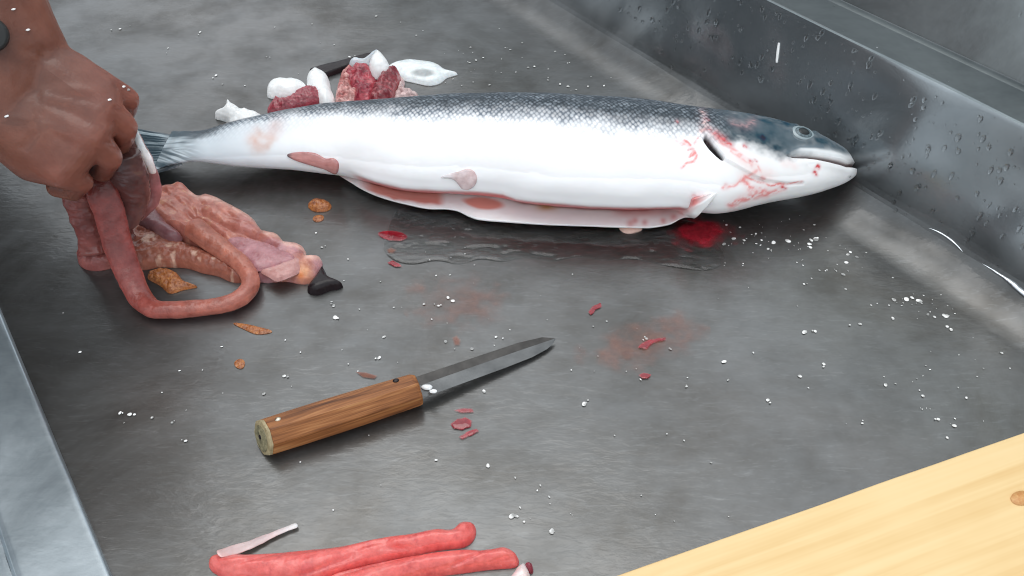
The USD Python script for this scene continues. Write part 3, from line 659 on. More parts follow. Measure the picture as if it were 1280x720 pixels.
LY = lipy[:, None] + (lowy - lipy)[:, None] * cr[None, :]
onb, _ = on_body(np.stack([np.broadcast_to(fx[:, None], LY.shape), LY], -1).reshape(-1, 2), np.broadcast_to((.0008 + thick_f[:, None] * rel[None, :] * .7) * smoothstep(898, 884, fx)[:, None] - .002 * smoothstep(.2, -.2, cr)[None, :], LY.shape).reshape(-1))
flap = flap * (1 - wrap_f[:, None, None]) + onb.reshape(flap.shape) * wrap_f[:, None, None]
FI, FJ = np.meshgrid(fx, cr, indexing='ij')
nz = fbm(flap * 60, 3, 8)
flap[..., 2] += .0022 * (nz - .5) * smoothstep(1, .8, FJ) * rel[None, :]
seam = lambda a, b: smoothstep(a - 14, a + 14, FI) * smoothstep(b + 14, b - 14, FI)
fcol = mixc([.88, .87, .87], [.86, .80, .79], .25 * nz)
inner = smoothstep(.88, .62, FJ + .35 * (nz - .5))
fib = fbm(np.stack([FI * .05, FJ * 9, FI * 0], -1), 3, 3)
fcol = mixc(fcol, mixc([.60, .17, .14], [.74, .36, .29], fib), inner * np.clip(smoothstep(445, 470, FI) * smoothstep(560, 545, FI), 0, 1) * .95)
ov = np.hypot((FI - 604) / 27, (FJ - .33) / .24); fcol = mixc(fcol, [.72, .25, .19], smoothstep(1.15, .7, ov) * .9)
fcol = mixc(fcol, [.66, .22, .21], smoothstep(.60, .05, FJ) * seam(770, 870) * .65)
fcol = mixc(fcol, [.60, .12, .12], smoothstep(.12, -.05, FJ) * seam(640, 880) * .8)
for x, y, r in ((794, 275.5, 4), (788, 279, 5), (806, 278, 4), (842, 271, 5), (829, 276, 4), (868, 246.5, 4), (852, 262, 5)):
    dd = np.hypot(FI - x, (lipy[:, None] + (lowy - lipy)[:, None] * FJ) - y)
    fcol = mixc(fcol, [.62, .16, .15], np.exp(-(dd / r) ** 2) * .6)
dd = np.hypot((FI - 683) / 12, (lipy[:, None] + (lowy - lipy)[:, None] * FJ - 259) / 4.5); fcol = mixc(fcol, [.62, .34, .12], np.exp(-dd ** 2) * .9)
f = grid_faces(nst, ncr, True)
f = np.vstack([f] + [[[(nst - 1) * ncr, (nst - 1) * ncr + i + 1, (nst - 1) * ncr + i]] for i in range(1, ncr - 1)] + [[[0, i, i + 1]] for i in range(1, ncr - 1)])
v = flap.reshape(-1, 3)
if trimesh.Trimesh(v, f, process=False).volume < 0: f = f[:, ::-1]
part('belly_flap', (v, f), M['flap'], salmon, cd={'Cd': fcol.reshape(-1, 3)}, label='lower wall of the cut belly, pink flesh along the slit')
vv, f2 = blob([(774, 283), (785, 279), (800, 280), (803, 286), (795, 290), (780, 290)], .005, seed=4, spacing=.0012)
part('flesh_tag', (vv, f2), M['fish_flesh'], salmon, cd={'Cd': np.tile([.70, .42, .36], (len(vv), 1))})

# ---------------------------------------------------------------- the hand
person = thing('person', "bare wet forearm and closed fist of a person pulling up salmon guts", 'person', loc=far(20, 60, .64))
J = {}
def jt(name, px, py, d, r): J[name] = (far(px, py, d), r)
jt('wr', 50, 84, .640, .0245); jt('wu', 8, 150, .632, .026); jt('wc', 22, 112, .640, .027)
jt('im', 128, 113, .652, .0140); jt('mm', 128, 138, .640, .0140); jt('rm', 112, 172, .634, .0135); jt('pm', 78, 214, .636, .0130)
jt('ip', 157, 124, .664, .0098); jt('id', 150, 150, .700, .0086); jt('it', 122, 152, .706, .0076)
jt('mp', 155, 160, .652, .0100); jt('md', 146, 186, .684, .0088); jt('mt', 120, 184, .692, .0076)
jt('rp', 136, 196, .648, .0096); jt('rd', 128, 214, .676, .0086); jt('rt', 102, 206, .684, .0074)
jt('pp', 101, 227, .648, .0088); jt('pd', 92, 238, .668, .0080); jt('pt', 72, 234, .664, .0076)
jt('tb', 70, 110, .672, .0150); jt('t1', 112, 130, .696, .0120); jt('t2', 140, 168, .712, .0098); jt('tt', 142, 196, .712, .0085)
jt('hy', 44, 196, .640, .0185); jt('th', 66, 96, .648, .0150)
wrist = J['wc'][0]
elbow = wrist + np.array([-.070, .095, .235]); 
fore1 = wrist + (elbow - wrist) * .28; fore2 = wrist + (elbow - wrist) * .7
J['f1'] = (fore1 + [.010, 0, 0], .036); J['f2'] = (fore2, .043); J['el'] = (elbow, .042)
shoulder = np.array([-.56, .84, .56]); J['ua'] = (shoulder, .055)
def ball(k):
    c, r = J[k]; s = manifold3d.Manifold.sphere(r, 28).translate(list(map(float, c))); return s
def hull(*ks): return manifold3d.Manifold.batch_hull([ball(k) for k in ks])
pieces = [hull('wr', 'wu', 'wc'), hull('wr', 'wc', 'th', 'im', 'mm'), hull('wc', 'wu', 'mm', 'rm'), hull('wu', 'hy', 'rm', 'pm'), hull('wr', 'wu', 'wc', 'f1'), hull('f1', 'f2'), hull('f2', 'el'), hull('el', 'ua')]
for a in 'imrp': pieces += [hull(a + 'm', a + 'p'), hull(a + 'p', a + 'd'), hull(a + 'd', a + 't')]
pieces += [hull('wr', 'tb', 'th'), hull('tb', 't1'), hull('t1', 't2'), hull('t2', 'tt')]
# the rest of the person, standing outside the picture at the trough's left side
def jw(name, x, y, z, r): J[name] = (np.array([x + .13 * min(1, max(0, (z + .3) / .6)), y - .03, z]), r)
jw('s2', -.86, .50, .50, .055); jw('nk', -.735, .70, .600, .055); jw('hd', -.690, .715, .740, .080); jw('hb', -.730, .70, .765, .082); jw('ch', -.640, .730, .675, .034); jw('no', -.600, .745, .725, .011); jw('n2', -.618, .738, .757, .012)
jw('br', -.632, .733, .772, .030); jw('e1', -.695, .802, .725, .016); jw('e2', -.745, .630, .725, .016); jw('e3', -.745, .722, .735, .06)
jw('o1', -.90, .40, .22, .042); jw('o2', -.66, .36, .060, .030); jw('o3', -.60, .37, .034, .024); jw('o4', -.575, .385, .030, .022)
pieces += [hull('ua', 's2'), hull('s2', 'nk'), hull('ua', 'nk'), hull('nk', 'hb', 'e3'), hull('hd', 'hb'), hull('hd', 'ch', 'br'), hull('no', 'n2', 'br'), hull('e1', 'e3'), hull('e2', 'e3'), hull('s2', 'o1'), hull('o1', 'o2'), hull('o2', 'o3', 'o4')]
for i_, (dx, dy) in enumerate(((.0, .0), (-.006, .021), (-.016, .040), (-.03, .056))):
    jw(f'q{i_}', -.585 + dx, .350 + dy, .032, .0105); jw(f'w{i_}', -.548 + dx, .352 + dy, .026, .0095); jw(f'v{i_}', -.528 + dx, .353 + dy, .016, .0085)
    pieces += [hull('o3', f'q{i_}'), hull(f'q{i_}', f'w{i_}'), hull(f'w{i_}', f'v{i_}')]
jw('u1', -.60, .335, .030, .011); jw('u2', -.565, .318, .020, .009); pieces += [hull('o2', 'u1'), hull('u1', 'u2')]
arm = manifold3d.Manifold.batch_boolean(pieces, manifold3d.OpType.Add).refine_to_length(.0032)
mesh = arm.to_mesh(); tm = trimesh.Trimesh(mesh.vert_properties[:, :3], mesh.tri_verts, process=True)
trimesh.smoothing.filter_taubin(tm, lamb=.5, nu=.53, iterations=14)
av = np.array(tm.vertices); an = np.array(tm.vertex_normals)
aq = proj(av)
# tendons, knuckle wrinkles, wrist folds
hand_front = an @ -FW > -.1
def crease(pts, w, depth):
    global av
    d = seg_dist(aq[:, 0], aq[:, 1], pts)
    av = av - an * (depth * np.exp(-(d / w) ** 2) * hand_front)[:, None]
for p in ('im', 'mm', 'rm', 'pm'):
    k = proj(J[p][0][None])[0]; w0 = proj(J['wc'][0][None])[0]
    crease([tuple(w0 + (k - w0) * .35), tuple(k)], 5.5, -.0007)
crease([(52, 60), (62, 63), (76, 58)], 2.2, .0010); crease([(48, 72), (60, 74), (70, 70)], 2.4, .0010); crease([(34, 62), (50, 68)], 3, .0008)
crease([(62, 132), (86, 138), (105, 150), (128, 156)], 4, .0012); crease([(42, 112), (50, 135), (46, 165), (30, 185)], 4, .0016)
crease([(70, 170), (90, 182), (112, 192)], 4, .0012); crease([(143, 136), (160, 141)], 2.5, .0012); crease([(130, 178), (148, 184)], 3, .001)
av = av + an * (.0011 * (fbm(av * 130, 4, 3) - .5) + .002 * (fbm(av * 34, 2, 9) - .5))[:, None]
sc = mixc([.105, .036, .022], [.160, .059, .038], fbm(av * 40, 3, 2))
sc = mixc(sc, [.205, .070, .050], np.exp(-(np.min([np.linalg.norm(av - J[k][0], axis=1) for k in ('ip', 'mp', 'rp', 'pp', 'im', 'mm', 'rm', 'pm')], 0) / .022) ** 2) * .7)
part('body', (av, np.array(tm.faces)), M['skin'], person, cd={'Cd': sc})
jw('w1', -.92, .70, -.12, .15); jw('w2', -.90, .88, -.12, .12); jw('w3', -.98, .54, -.12, .12); jw('b1', -.79, .70, .38, .15); jw('b2', -.74, .86, .46, .085); jw('b3', -.88, .53, .46, .085)
jw('k1', -.88, .86, -.60, .085); jw('k2', -.97, .56, -.60, .085); jw('f5', -.90, .87, -.98, .06); jw('f6', -1.0, .56, -.98, .06)
J['x1'] = (shoulder, .074); J['x2'] = (shoulder + (elbow - shoulder) * .75, .060); jw('y1', -.86, .50, .50, .072); jw('y2', -.885, .43, .30, .060)
def cloth(ks, seed, step=.012):
    m_ = manifold3d.Manifold.batch_boolean([hull(*k) for k in ks], manifold3d.OpType.Add).refine_to_length(step).to_mesh()
    t_ = trimesh.Trimesh(m_.vert_properties[:, :3], m_.tri_verts, process=True)
    trimesh.smoothing.filter_taubin(t_, lamb=.5, nu=.53, iterations=12)
    v_, n_ = np.array(t_.vertices), np.array(t_.vertex_normals)
    return v_ + n_ * (.014 * (fbm(v_ * [16, 16, 9], 3, seed) - .5))[:, None], np.array(t_.faces)
M['jacket'] = look('dark_jacket', base=(.022, .025, .032), rough=.6, bump=.3, bscale=500)
M['trousers'] = look('dark_trousers', base=(.030, .030, .032), rough=.7, bump=.3, bscale=500)
M['hair'] = look('black_hair', base=(.014, .012, .011), rough=.45, bump=.6, bscale=400, bstretch=(1, 1, .2))
part('jacket', cloth([('w1', 'b1'), ('w2', 'b2', 'b1'), ('w3', 'b3', 'b1'), ('w1', 'w2', 'w3'), ('b1', 'b2', 'b3'), ('b2', 'x1'), ('x1', 'x2'), ('b3', 'y1'), ('y1', 'y2')], 3), M['jacket'], person)
jw('w4', -.92, .70, -.16, .135); jw('w5', -.90, .84, -.18, .105); jw('w6', -.96, .58, -.18, .105)
part('trousers', cloth([('w4', 'w5', 'w6'), ('w5', 'k1'), ('k1', 'f5'), ('w6', 'k2'), ('k2', 'f6')], 5), M['trousers'], person)
jw('h1', -.745, .695, .775, .094); jw('h2', -.715, .705, .805, .080)
part('hair', cloth([('h1', 'h2')], 7, .008), M['hair'], person)
# black rounded piece on the wrist, cut by the picture's edge
ai = np.argmin(np.hypot(aq[:, 0] + 13, aq[:, 1] - 41) + 1e3 * (an @ -FW < .2))
wc0, wn = av[ai], an[ai]
wx = np.cross(wn, [0, 0, 1.]); wx /= np.linalg.norm(wx); wy = np.cross(wn, wx)
def puck(c, nn, x, y, r, h, k=40):
    prof = [(0, h), (.80, h), (.93, h * .93), (1, h * .72), (1.0, -.004 / max(r, 1e-6) * r), (0, -.004)]
    V, F = [], []
    for p in prof:
        for q in np.linspace(0, 2 * np.pi, k, endpoint=False): V.append(c + nn * p[1] + (x * math.cos(q) + y * math.sin(q)) * r * p[0])
    return np.array(V), grid_faces(len(prof), k, True)
wt = part('wristwatch', puck(wc0, wn, wx, wy, .0118, .0085), M['rubber'], person)

# ---------------------------------------------------------------- salmon guts pulled up by the fist
guts = thing('salmon_guts', 'pink tangle of salmon guts hanging from the fist onto the steel', 'fish guts', loc=at(250, 300))
def cd_along(v, n, k, cols, noise_s=60, seed=0, amt=.0):
    s = np.clip(np.arange(len(v)) // k / (n - 1), 0, 1)
    c = np.stack([np.interp(s, np.linspace(0, 1, len(cols)), [q[i] for q in cols]) for i in range(3)], -1)
    return c * (1 + amt * (fbm(v * noise_s, 3, seed)[:, None] - .5) * 2)
# intestine: a flattened ribbon down from the fist, a sharp fold on the steel, a loop back under the mass
ip = [far(108, 200, .690), far(120, 226, .690), at(133, 255, .066), at(146, 300, .041), at(162, 345, .020), at(177, 374, .0095), at(192, 385.5, .0085), at(225, 387, .0080), at(268, 383, .0080), at(300, 373, .0085), at(313, 357, .0090), at(308, 338, .0105), at(288, 319, .014), at(262, 300, .018), at(238, 280, .021)]
v, f = tube(ip, [.0116, .0120, .0118, .0112, .0102, .0090, .0078, .0072, .0072, .0072, .0076, .0084, .0096, .0110], [.0036, .0038, .0044, .0052, .0062, .0066, .0066, .0064, .0066, .0070, .0074, .0078, .0082, .0084], n=220, k=26, wob=.0018, seed=5)
c = cd_along(v, 220, 26, [(.20, .044, .036), (.21, .040, .034), (.22, .045, .038), (.25, .062, .050), (.33, .105, .076), (.34, .115, .082), (.32, .11, .075), (.31, .10, .068)], 80, 3, .35)
part('intestine', (v, f), M['gut'], guts, cd={'Cd': c})
# main mass: lumpy blind sacs and fat
def mass_h(P, q):
    x, y = proj(P).T
    ridge = .0045 * np.exp(-(seg_dist(x, y, [(196, 262), (222, 288), (250, 305), (290, 325)]) / 13) ** 2)
    gro = -.0050 * np.exp(-(seg_dist(x, y, [(252, 268), (278, 279), (310, 291), (345, 305)]) / 3.2) ** 2) - .004 * np.exp(-(seg_dist(x, y, [(236, 270), (268, 292), (288, 322), (322, 336)]) / 3.5) ** 2)
    ga = math.radians(-38); al = P[:, 0] * math.cos(ga) + P[:, 1] * math.sin(ga); ac = -P[:, 0] * math.sin(ga) + P[:, 1] * math.cos(ga)
    G = np.c_[al * 30, ac * 75, al * 0]
    lump = .0022 * (fbm(P * [70, 70, 0], 2, 14) - .5) * 2 * smoothstep(330, 250, x) - .0030 * (1 - np.clip(np.abs(fbm(G, 2, 41) - .5) * 9, 0, 1)) + .0014 * (1 - np.clip(np.abs(fbm(G * 1.4, 2, 44) - .5) * 12, 0, 1))
    lump = lump * (.25 + .75 * smoothstep(350, 285, x))
    return (ridge + gro + lump + .006 * smoothstep(290, 210, x)) * np.clip(q * 3, 0, 1)
MASS = [(188, 262), (193, 248), (204, 240), (222, 237), (238, 240), (248, 247), (262, 247), (276, 250), (290, 257), (306, 266), (320, 277), (334, 291), (348, 294), (356, 303), (372, 306), (382, 313), (383, 320), (400, 322), (401, 334), (392, 349), (380, 352), (358, 349), (338, 350), (322, 349), (300, 340), (280, 328), (255, 314), (230, 305), (206, 292), (192, 277)]
v, f = blob(MASS, .0120, spacing=.0011, round_w=.013, wrinkle=.0011, wscale=170, seed=3, hfun=mass_h)
x, y = proj(v).T
c = mixc([.30, .088, .068], [.46, .190, .145], fbm(v * [85, 85, 0], 4, 4))
c = mixc(c, [.54, .28, .19], smoothstep(.56, .70, fbm(v * [150, 150, 0], 3, 8)) * smoothstep(300, 240, x) * .8)
c = mixc(c, [.42, .22, .25], smoothstep(290, 330, x) * smoothstep(.35, .6, fbm(v * [60, 60, 0], 3, 6)) * .75)
c = mixc(c, [.66, .40, .34], .8 * np.exp(-(seg_dist(x, y, MASS[4:18]) / 3.5) ** 2))
c = mixc(c, [.70, .33, .17], .9 * np.exp(-(np.hypot(x - 380, y - 338) / 10) ** 2)); c = mixc(c, [.60, .16, .03], .9 * np.exp(-(np.hypot(x - 376, y - 344) / 4) ** 2))
part('pouch', (v, f), M['gut'], guts, cd={'Cd': c})
# lilac membranes lying over and beside the mass
def membrane(name, poly, Hh, cols, z0=0., mat='gut', **kw):
    v, f = blob(poly, Hh, z0=z0, **kw)
    c = mixc(cols[0], cols[1], fbm(v * [70, 70, 0], 4, 12))
    return part(name, (v, f), M[mat], guts, cd={'Cd': c})
LIL = [(284, 300), (300, 296), (318, 300), (334, 304), (352, 312), (368, 320), (372, 328), (360, 331), (344, 334), (326, 338), (310, 333), (298, 322), (288, 310)]
membrane('membrane', LIL, .0055, ([.33, .115, .135], [.42, .21, .22]), z0=.0095, spacing=.0012, round_w=.012, wrinkle=.0012, seed=8)
membrane('membrane', [(326, 339), (342, 333), (358, 326), (372, 322), (378, 330), (374, 340), (362, 346), (346, 351), (336, 346)], .0045, ([.45, .20, .19], [.56, .31, .28]), z0=.0090, spacing=.0012, round_w=.010, wrinkle=.0012, seed=9)
membrane('membrane', [(166, 268), (180, 262), (194, 262), (204, 272), (216, 285), (226, 298), (214, 301), (198, 294), (180, 284), (168, 277)], .010, ([.15, .062, .07], [.26, .13, .135]), z0=.010, spacing=.0012, round_w=.007, wrinkle=.0015, seed=10)
# lower strip of flesh on the steel
STRIP = [(96, 318), (106, 306), (122, 300), (140, 292), (158, 280), (178, 282), (200, 292), (224, 303), (250, 312), (276, 324), (294, 338), (302, 350), (292, 350), (274, 343), (252, 338), (232, 332), (212, 331), (196, 331), (180, 334), (160, 331), (142, 331), (124, 335), (108, 334), (98, 328)]
v, f = blob(STRIP, .0125, spacing=.0012, round_w=.010, wrinkle=.0034, wscale=170, seed=6)
c = mixc([.20, .050, .036], [.36, .14, .09], fbm(v * [90, 90, 0], 4, 14)); x, y = proj(v).T
c = mixc(c, [.25, .075, .075], smoothstep(165, 120, x) * .8); c = mixc(c, [.62, .40, .30], smoothstep(.58, .68, fbm(v * [170, 170, 0], 3, 9)) * smoothstep(150, 180, x) * .7)
part('flesh_strip', (v, f), M['gut'], guts, cd={'Cd': c})
# dark folds that hang from the fist
def hang(name, pts, ra, rb, cols, mat='dark_gut', n=110, k=24, wob=.004, seed=0, fd=None):
    v, f = tube(pts, ra, rb, n=n, k=k, wob=wob, seed=seed, flat_dir=-FW if fd is None else fd)
    return part(name, (v, f), M[mat], guts, cd={'Cd': cd_along(v, n, k, cols, 90, seed, .4)})
hang('hanging_fold', [at(96, 228, .086), at(97, 250, .064), at(106, 275, .044), at(112, 298, .026), at(116, 320, .012)], [.0115, .0130, .0115, .0105, .0110], [.006, .007, .007, .007, .006], [(.13, .036, .032), (.18, .052, .044), (.16, .045, .04), (.21, .06, .05)], seed=2)
hang('hanging_fold', [at(124, 226, .080), at(136, 258, .050), at(146, 285, .030), at(156, 305, .016)], [.013, .014, .012, .011], [.006, .006, .006, .006], [(.06, .018, .017), (.09, .026, .023), (.14, .044, .036)], seed=4)
hang('stomach', [at(152, 188, .105), at(159, 212, .086), at(161, 236, .066), at(158, 258, .050), at(150, 276, .036)], [.0125, .0165, .0185, .0165, .012], [.009, .011, .012, .011, .009], [(.085, .036, .032), (.10, .042, .039), (.09, .032, .028), (.14, .06, .055), (.13, .055, .05)], seed=6, wob=.003)
hang('stomach_rim', [at(164, 165, .108), at(176, 195, .088), at(186, 222, .066), at(188, 243, .050), at(178, 260, .040), at(162, 271, .034), at(146, 280, .030)], [.005, .0080, .0082, .0085, .0085, .0075, .006], [.005, .006, .0065, .007, .007, .006, .005], [(.34, .20, .18), (.34, .155, .145), (.34, .12, .12), (.25, .095, .09), (.20, .085, .08)], seed=7, wob=.0022)
hang('fat_band', [at(164, 143, .121), at(168, 160, .112), at(176, 183, .100), at(186, 203, .088), at(191, 217, .078)], [.0012, .0022, .0030, .0038, .0028], [.0012, .0020, .0025, .0028, .002], [(.72, .70, .68), (.76, .74, .72), (.72, .58, .55)], mat='fish_flesh', seed=8, wob=.001)
v, f = blob([(384, 363), (390, 352), (398, 341), (403, 334), (408, 342), (415, 349), (428, 357), (422, 360), (412, 362), (402, 366), (392, 367)], .008, spacing=.0011, round_w=.006, wrinkle=.001, seed=2)
part('spleen', (v, f), M['black'], guts, label='black pointed tip of the guts')

# ---------------------------------------------------------------- scraps behind the fish
def scrap(name, poly, Hh, mat, label, cat, group=None, cols=None, z0=0., **kw):
    kw = {'spacing': .0012, 'wrinkle': .002, 'wscale': 160, **kw}
    v, f = blob(poly, Hh, z0=z0, **kw)
    cd = None
    if cols: cd = {'Cd': mixc(cols[0], cols[1], fbm(v * [110, 110, 110], 4, kw.get('seed', 0) + 5))}
    loc = v.mean(0) * [1, 1, 0]
    t = part(name, (v, f), M[mat], None, cd=cd)
    return tag(t, label, cat, group)
WH = 'white scraps behind the salmon'
scrap('white_scrap', [(268, 144), (276, 140), (282, 132), (285, 125), (290, 130), (298, 136), (310, 141), (325, 144), (330, 156), (310, 162), (288, 160), (280, 148)], .014, 'white', 'small white three-cornered scrap nearest the tail, behind the salmon', 'fish scrap', WH, seed=1, round_w=.012)
scrap('white_scrap', [(333, 113), (338, 104), (348, 101), (362, 100.5), (378, 103), (384, 110), (378, 118), (362, 121), (348, 120), (335, 119)], .013, 'white', 'rounded white scrap left of the taller one, above the small red gill piece', 'fish scrap', WH, seed=2)
scrap('white_scrap', [(383, 102), (386, 93), (394, 89), (404, 91), (411, 98), (414, 112), (416, 128), (408, 133), (396, 126), (386, 114)], .013, 'white', 'tall white scrap between the small red gill piece and the big one', 'fish scrap', WH, seed=3)
scrap('white_scrap', [(461, 84), (465, 75), (472, 69), (480, 73), (486, 80), (488, 88), (482, 93), (470, 94)], .018, 'white', 'white lump sitting on top of the big red gill piece', 'fish scrap', WH, seed=4, z0=.012)
v, f = blob([(484, 84), (495, 78), (515, 75), (535, 77), (550, 82), (560, 88), (572, 91), (560, 95), (552, 101), (538, 105), (520, 102), (506, 99), (494, 94)], .009, spacing=.0012, wrinkle=.0015, seed=5)
x, y = proj(v).T
c = mixc([.78, .79, .78], [.22, .25, .26], smoothstep(1.1, .5, np.hypot((x - 529) / 17, (y - 91) / 6)) * .85)  # grey oval in the colour only, the lump is not hollowed
tag(part('white_scrap', (v, f), M['fish_flesh'], None, cd={'Cd': c}), 'long pointed white scrap with a grey patch, right of the gills', 'fish scrap', WH)
RG = 'red gill pieces behind the salmon'
scrap('gill_piece', [(334, 140), (340, 128), (346, 121), (354, 126), (364, 122), (372, 115), (384, 111), (398, 112), (405, 118), (402, 127), (388, 132), (372, 136), (356, 142)], .014, 'gill', 'low dark red gill piece between two white scraps', 'gill', RG, cols=([.20, .015, .03], [.42, .07, .09]), seed=6, wrinkle=.004, wscale=200)
gl = thing('gill_piece', 'big frilled red gill piece in the middle of the scraps behind the salmon', 'gill', RG, loc=at(460, 115))
for nm, poly, hh, z0, cols, sd in (('gill_arch', [(421, 112), (424, 100), (430, 91), (440, 87), (446, 92), (444, 104), (446, 116), (452, 128), (440, 133), (424, 131)], .015, 0, ([.45, .13, .12], [.70, .36, .33]), 1),
                               ('gill_filaments', [(430, 92), (440, 86), (452, 83), (462, 86), (470, 92), (474, 104), (470, 118), (462, 130), (446, 130), (436, 112)], .017, .002, ([.22, .008, .025], [.46, .06, .08]), 2),
                               ('gill_lobe', [(464, 130), (466, 112), (472, 100), (482, 92), (494, 88), (500, 92), (499, 104), (494, 118), (488, 128)], .017, .003, ([.19, .02, .03], [.34, .055, .065]), 3),
                               ('membrane', [(490, 128), (496, 112), (500, 96), (504, 98), (506, 110), (514, 114), (523, 118), (516, 124), (500, 128)], .008, .001, ([.55, .36, .35], [.70, .52, .5]), 4)):
    v, f = blob(poly, hh, z0=z0, spacing=.0011, wrinkle=.0075, wscale=170, seed=sd + 30)
    part(nm, (v, f), M['gill'], gl, cd={'Cd': mixc(cols[0], cols[1], smoothstep(.3, .7, fbm(v * [120, 120, 120], 4, sd)))})
scrap('dark_strip', [(386, 89), (400, 84.5), (430, 77), (458, 69.5), (470, 67.5), (466, 74), (452, 82), (430, 88), (410, 95), (400, 96)], .006, 'black', 'flat black strip lying behind the red gills', 'fish scrap', smooth=False, wrinkle=.0006, round_w=.004)
v, f = blob([(436, 82), (444, 77), (452, 78), (462, 72), (471, 67), (476, 68), (466, 78), (456, 85), (442, 86)], .012, z0=.006, spacing=.0012, wrinkle=.002, seed=12)
tag(part('grey_scrap', (v, f), M['fish_flesh'], None, cd={'Cd': np.tile([.45, .49, .52], (len(v), 1))}), 'thin grey see-through scrap between the black strip and the gills', 'fish scrap')

# ---------------------------------------------------------------- knife
hb, hf = at(327, 548, .0122), at(523, 485.5, .0122)
kx = hf - hb; LH = np.linalg.norm(kx); kx /= LH; ky = np.array([-kx[1], kx[0], 0]); kz = np.array([0, 0, 1.])
M['handle'] = wood('brown_handle', kx, [(.33, (.05, .017, .006)), (.43, (.15, .052, .016)), (.53, (.29, .112, .036)), (.66, (.46, .235, .095))], ring=260., rough=.42, stretch=.05, fine=.6)
M['butt'] = look('butt_wood', base=(.2, .17, .1), rough=.5, var=[(.3, (.045, .045, .028)), (.5, (.17, .15, .085)), (.7, (.34, .30, .18))], vscale=220, bump=.3)
M['bone'] = look('pale_ring', base=(.34, .28, .16), rough=.4, spec=.3, var=[(.3, (.22, .17, .09)), (.7, (.42, .35, .21))], vscale=300)
M['brass'] = look('steel_pin', base=(.5, .45, .36), metal=1., rough=.3)
knife = thing('knife', 'slim dark steel knife with a brown wooden handle lying on the trough floor', 'knife', loc=hb * [1, 1, 0])
cv = CAM - hb; cv /= np.linalg.norm(cv); cvy, cvz = cv @ ky, cv @ kz; _n = math.hypot(cvy, cvz); cvy, cvz = cvy / _n, cvz / _n
def slant(p):
    p = np.array(p, float)
    p[..., 0] += (.36 * (p[..., 1] * cvy + (p[..., 2] - .0122) * cvz)) * np.clip(1 - p[..., 0] / .03, 0, 1) ** 1.5
    return p
K0 = K = lambda p: hb * [1, 1, 0] + np.asarray(p)[..., :1] * kx + np.asarray(p)[..., 1:2] * ky + np.asarray(p)[..., 2:3] * kz
def section(r, k=8, tilt=.39, sub=5, rx=1., rz=1.):
    a = np.arange(k) * 2 * np.pi / k + tilt
    c = np.c_[np.cos(a), np.sin(a)] * r / math.cos(math.pi / k) * [rx, rz]
    P = Polygon(c).buffer(-.05 * r).buffer(.05 * r, quad_segs=2).exterior
    return np.array([P.interpolate(i / (k * sub), normalized=True).coords[0] for i in range(k * sub)])
base_sec = section(1.0)
def loft(stations, ns=None):
    out = np.array([[(s[0], p[0] * s[1], s[2] + p[1] * s[1] * s[3]) for p in base_sec] for s in stations])
    k = len(base_sec); n = len(stations)
    v = out.reshape(-1, 3); f = grid_faces(n, k, True)
    f = np.vstack([f] + [[[0, i, i + 1]] for i in range(1, k - 1)] + [[[(n - 1) * k, (n - 1) * k + i + 1, (n - 1) * k + i]] for i in range(1, k - 1)])
    return K0(slant(v)), f
rr = lambda t: .0122 - .0008 * t + .0006 * math.sin(math.pi * t)
st = [(.0032, rr(0) * .985, rr(0), 1.)] + [(.0032 + (LH - .0042) * t, rr(t), rr(0) - .0004 * t, 1.) for t in np.linspace(.005, .985, 60)] + [(LH - .0006, rr(1) * .95, rr(1), 1.), (LH, rr(1) * .86, rr(1), 1.)]
v, f = loft(st)
part('handle', (v, f), M['handle'], knife, smooth=28)
part('end_ring', loft([(0, .0111, .0122, 1.), (.0008, .0121, .0122, 1.), (.0030, .0122, .0122, 1.)]), M['bone'], knife, smooth=40)
def xdisc(x, r, zc_, th=.0006, k=36, yoff=0.):
    a = np.linspace(0, 2 * np.pi, k, endpoint=False)
    P = np.vstack([[(x - th, yoff, zc_)], np.c_[np.full(k, x - th), yoff + r * .92 * np.cos(a), zc_ + r * .92 * np.sin(a)], np.c_[np.full(k, x - th * .5), yoff + r * np.cos(a), zc_ + r * np.sin(a)], np.c_[np.full(k, x + .001), yoff + r * np.cos(a), zc_ + r * np.sin(a)]])
    f = [[0, 1 + (i + 1) % k, 1 + i] for i in range(k)]
    f = np.vstack([f, grid_faces(3, k, True)[:, ::-1] + 1])
    return K0(slant(P)), f
cap = part('end_cap', xdisc(-.0002, .0094, .0122), M['butt'], knife)
part('hole_disc', xdisc(-.0008, .0016, .0135, k=14, yoff=.0005), M['black'], cap)  # black disc in place of a hole, its darkness put into the colour
for px_, py_, mt in ((495, 477, 'black'), (348, 526, 'brass')):
    p = at(px_, py_, .0225); q = (p - hb * [1, 1, 0]); lx, ly = q @ kx, q @ ky
    cpin = trimesh.creation.icosphere(2, .0019); cpin.apply_scale([1.2, 1, .55]); pv = np.array(cpin.vertices)
    zt = .0122 + math.sqrt(max(1e-8, .0122 ** 2 - min(abs(ly), .0115) ** 2)) * .985
    part('pin', (K(pv + [lx, ly, zt]), np.array(cpin.faces)), M[mt], knife)
for q_, (px_, py_, r_) in enumerate(((534, 484, .0030), (541, 489, .0022))):
    c_ = trimesh.creation.icosphere(3, r_); vv_ = np.array(c_.vertices) * [1.3, .8, .6]
    vv_ = vv_ * (1 + .5 * (fbm(vv_ * 300 + q_ * 5, 2, q_)[:, None] - .5)) + at(px_, py_, .0135)
    tag(part('fat_scrap', (vv_, np.array(c_.faces)), M['white'], None), ('white bit of fat stuck where the blade enters the handle', 'smaller white bit of fat on the root of the knife blade')[q_], 'fish scrap')
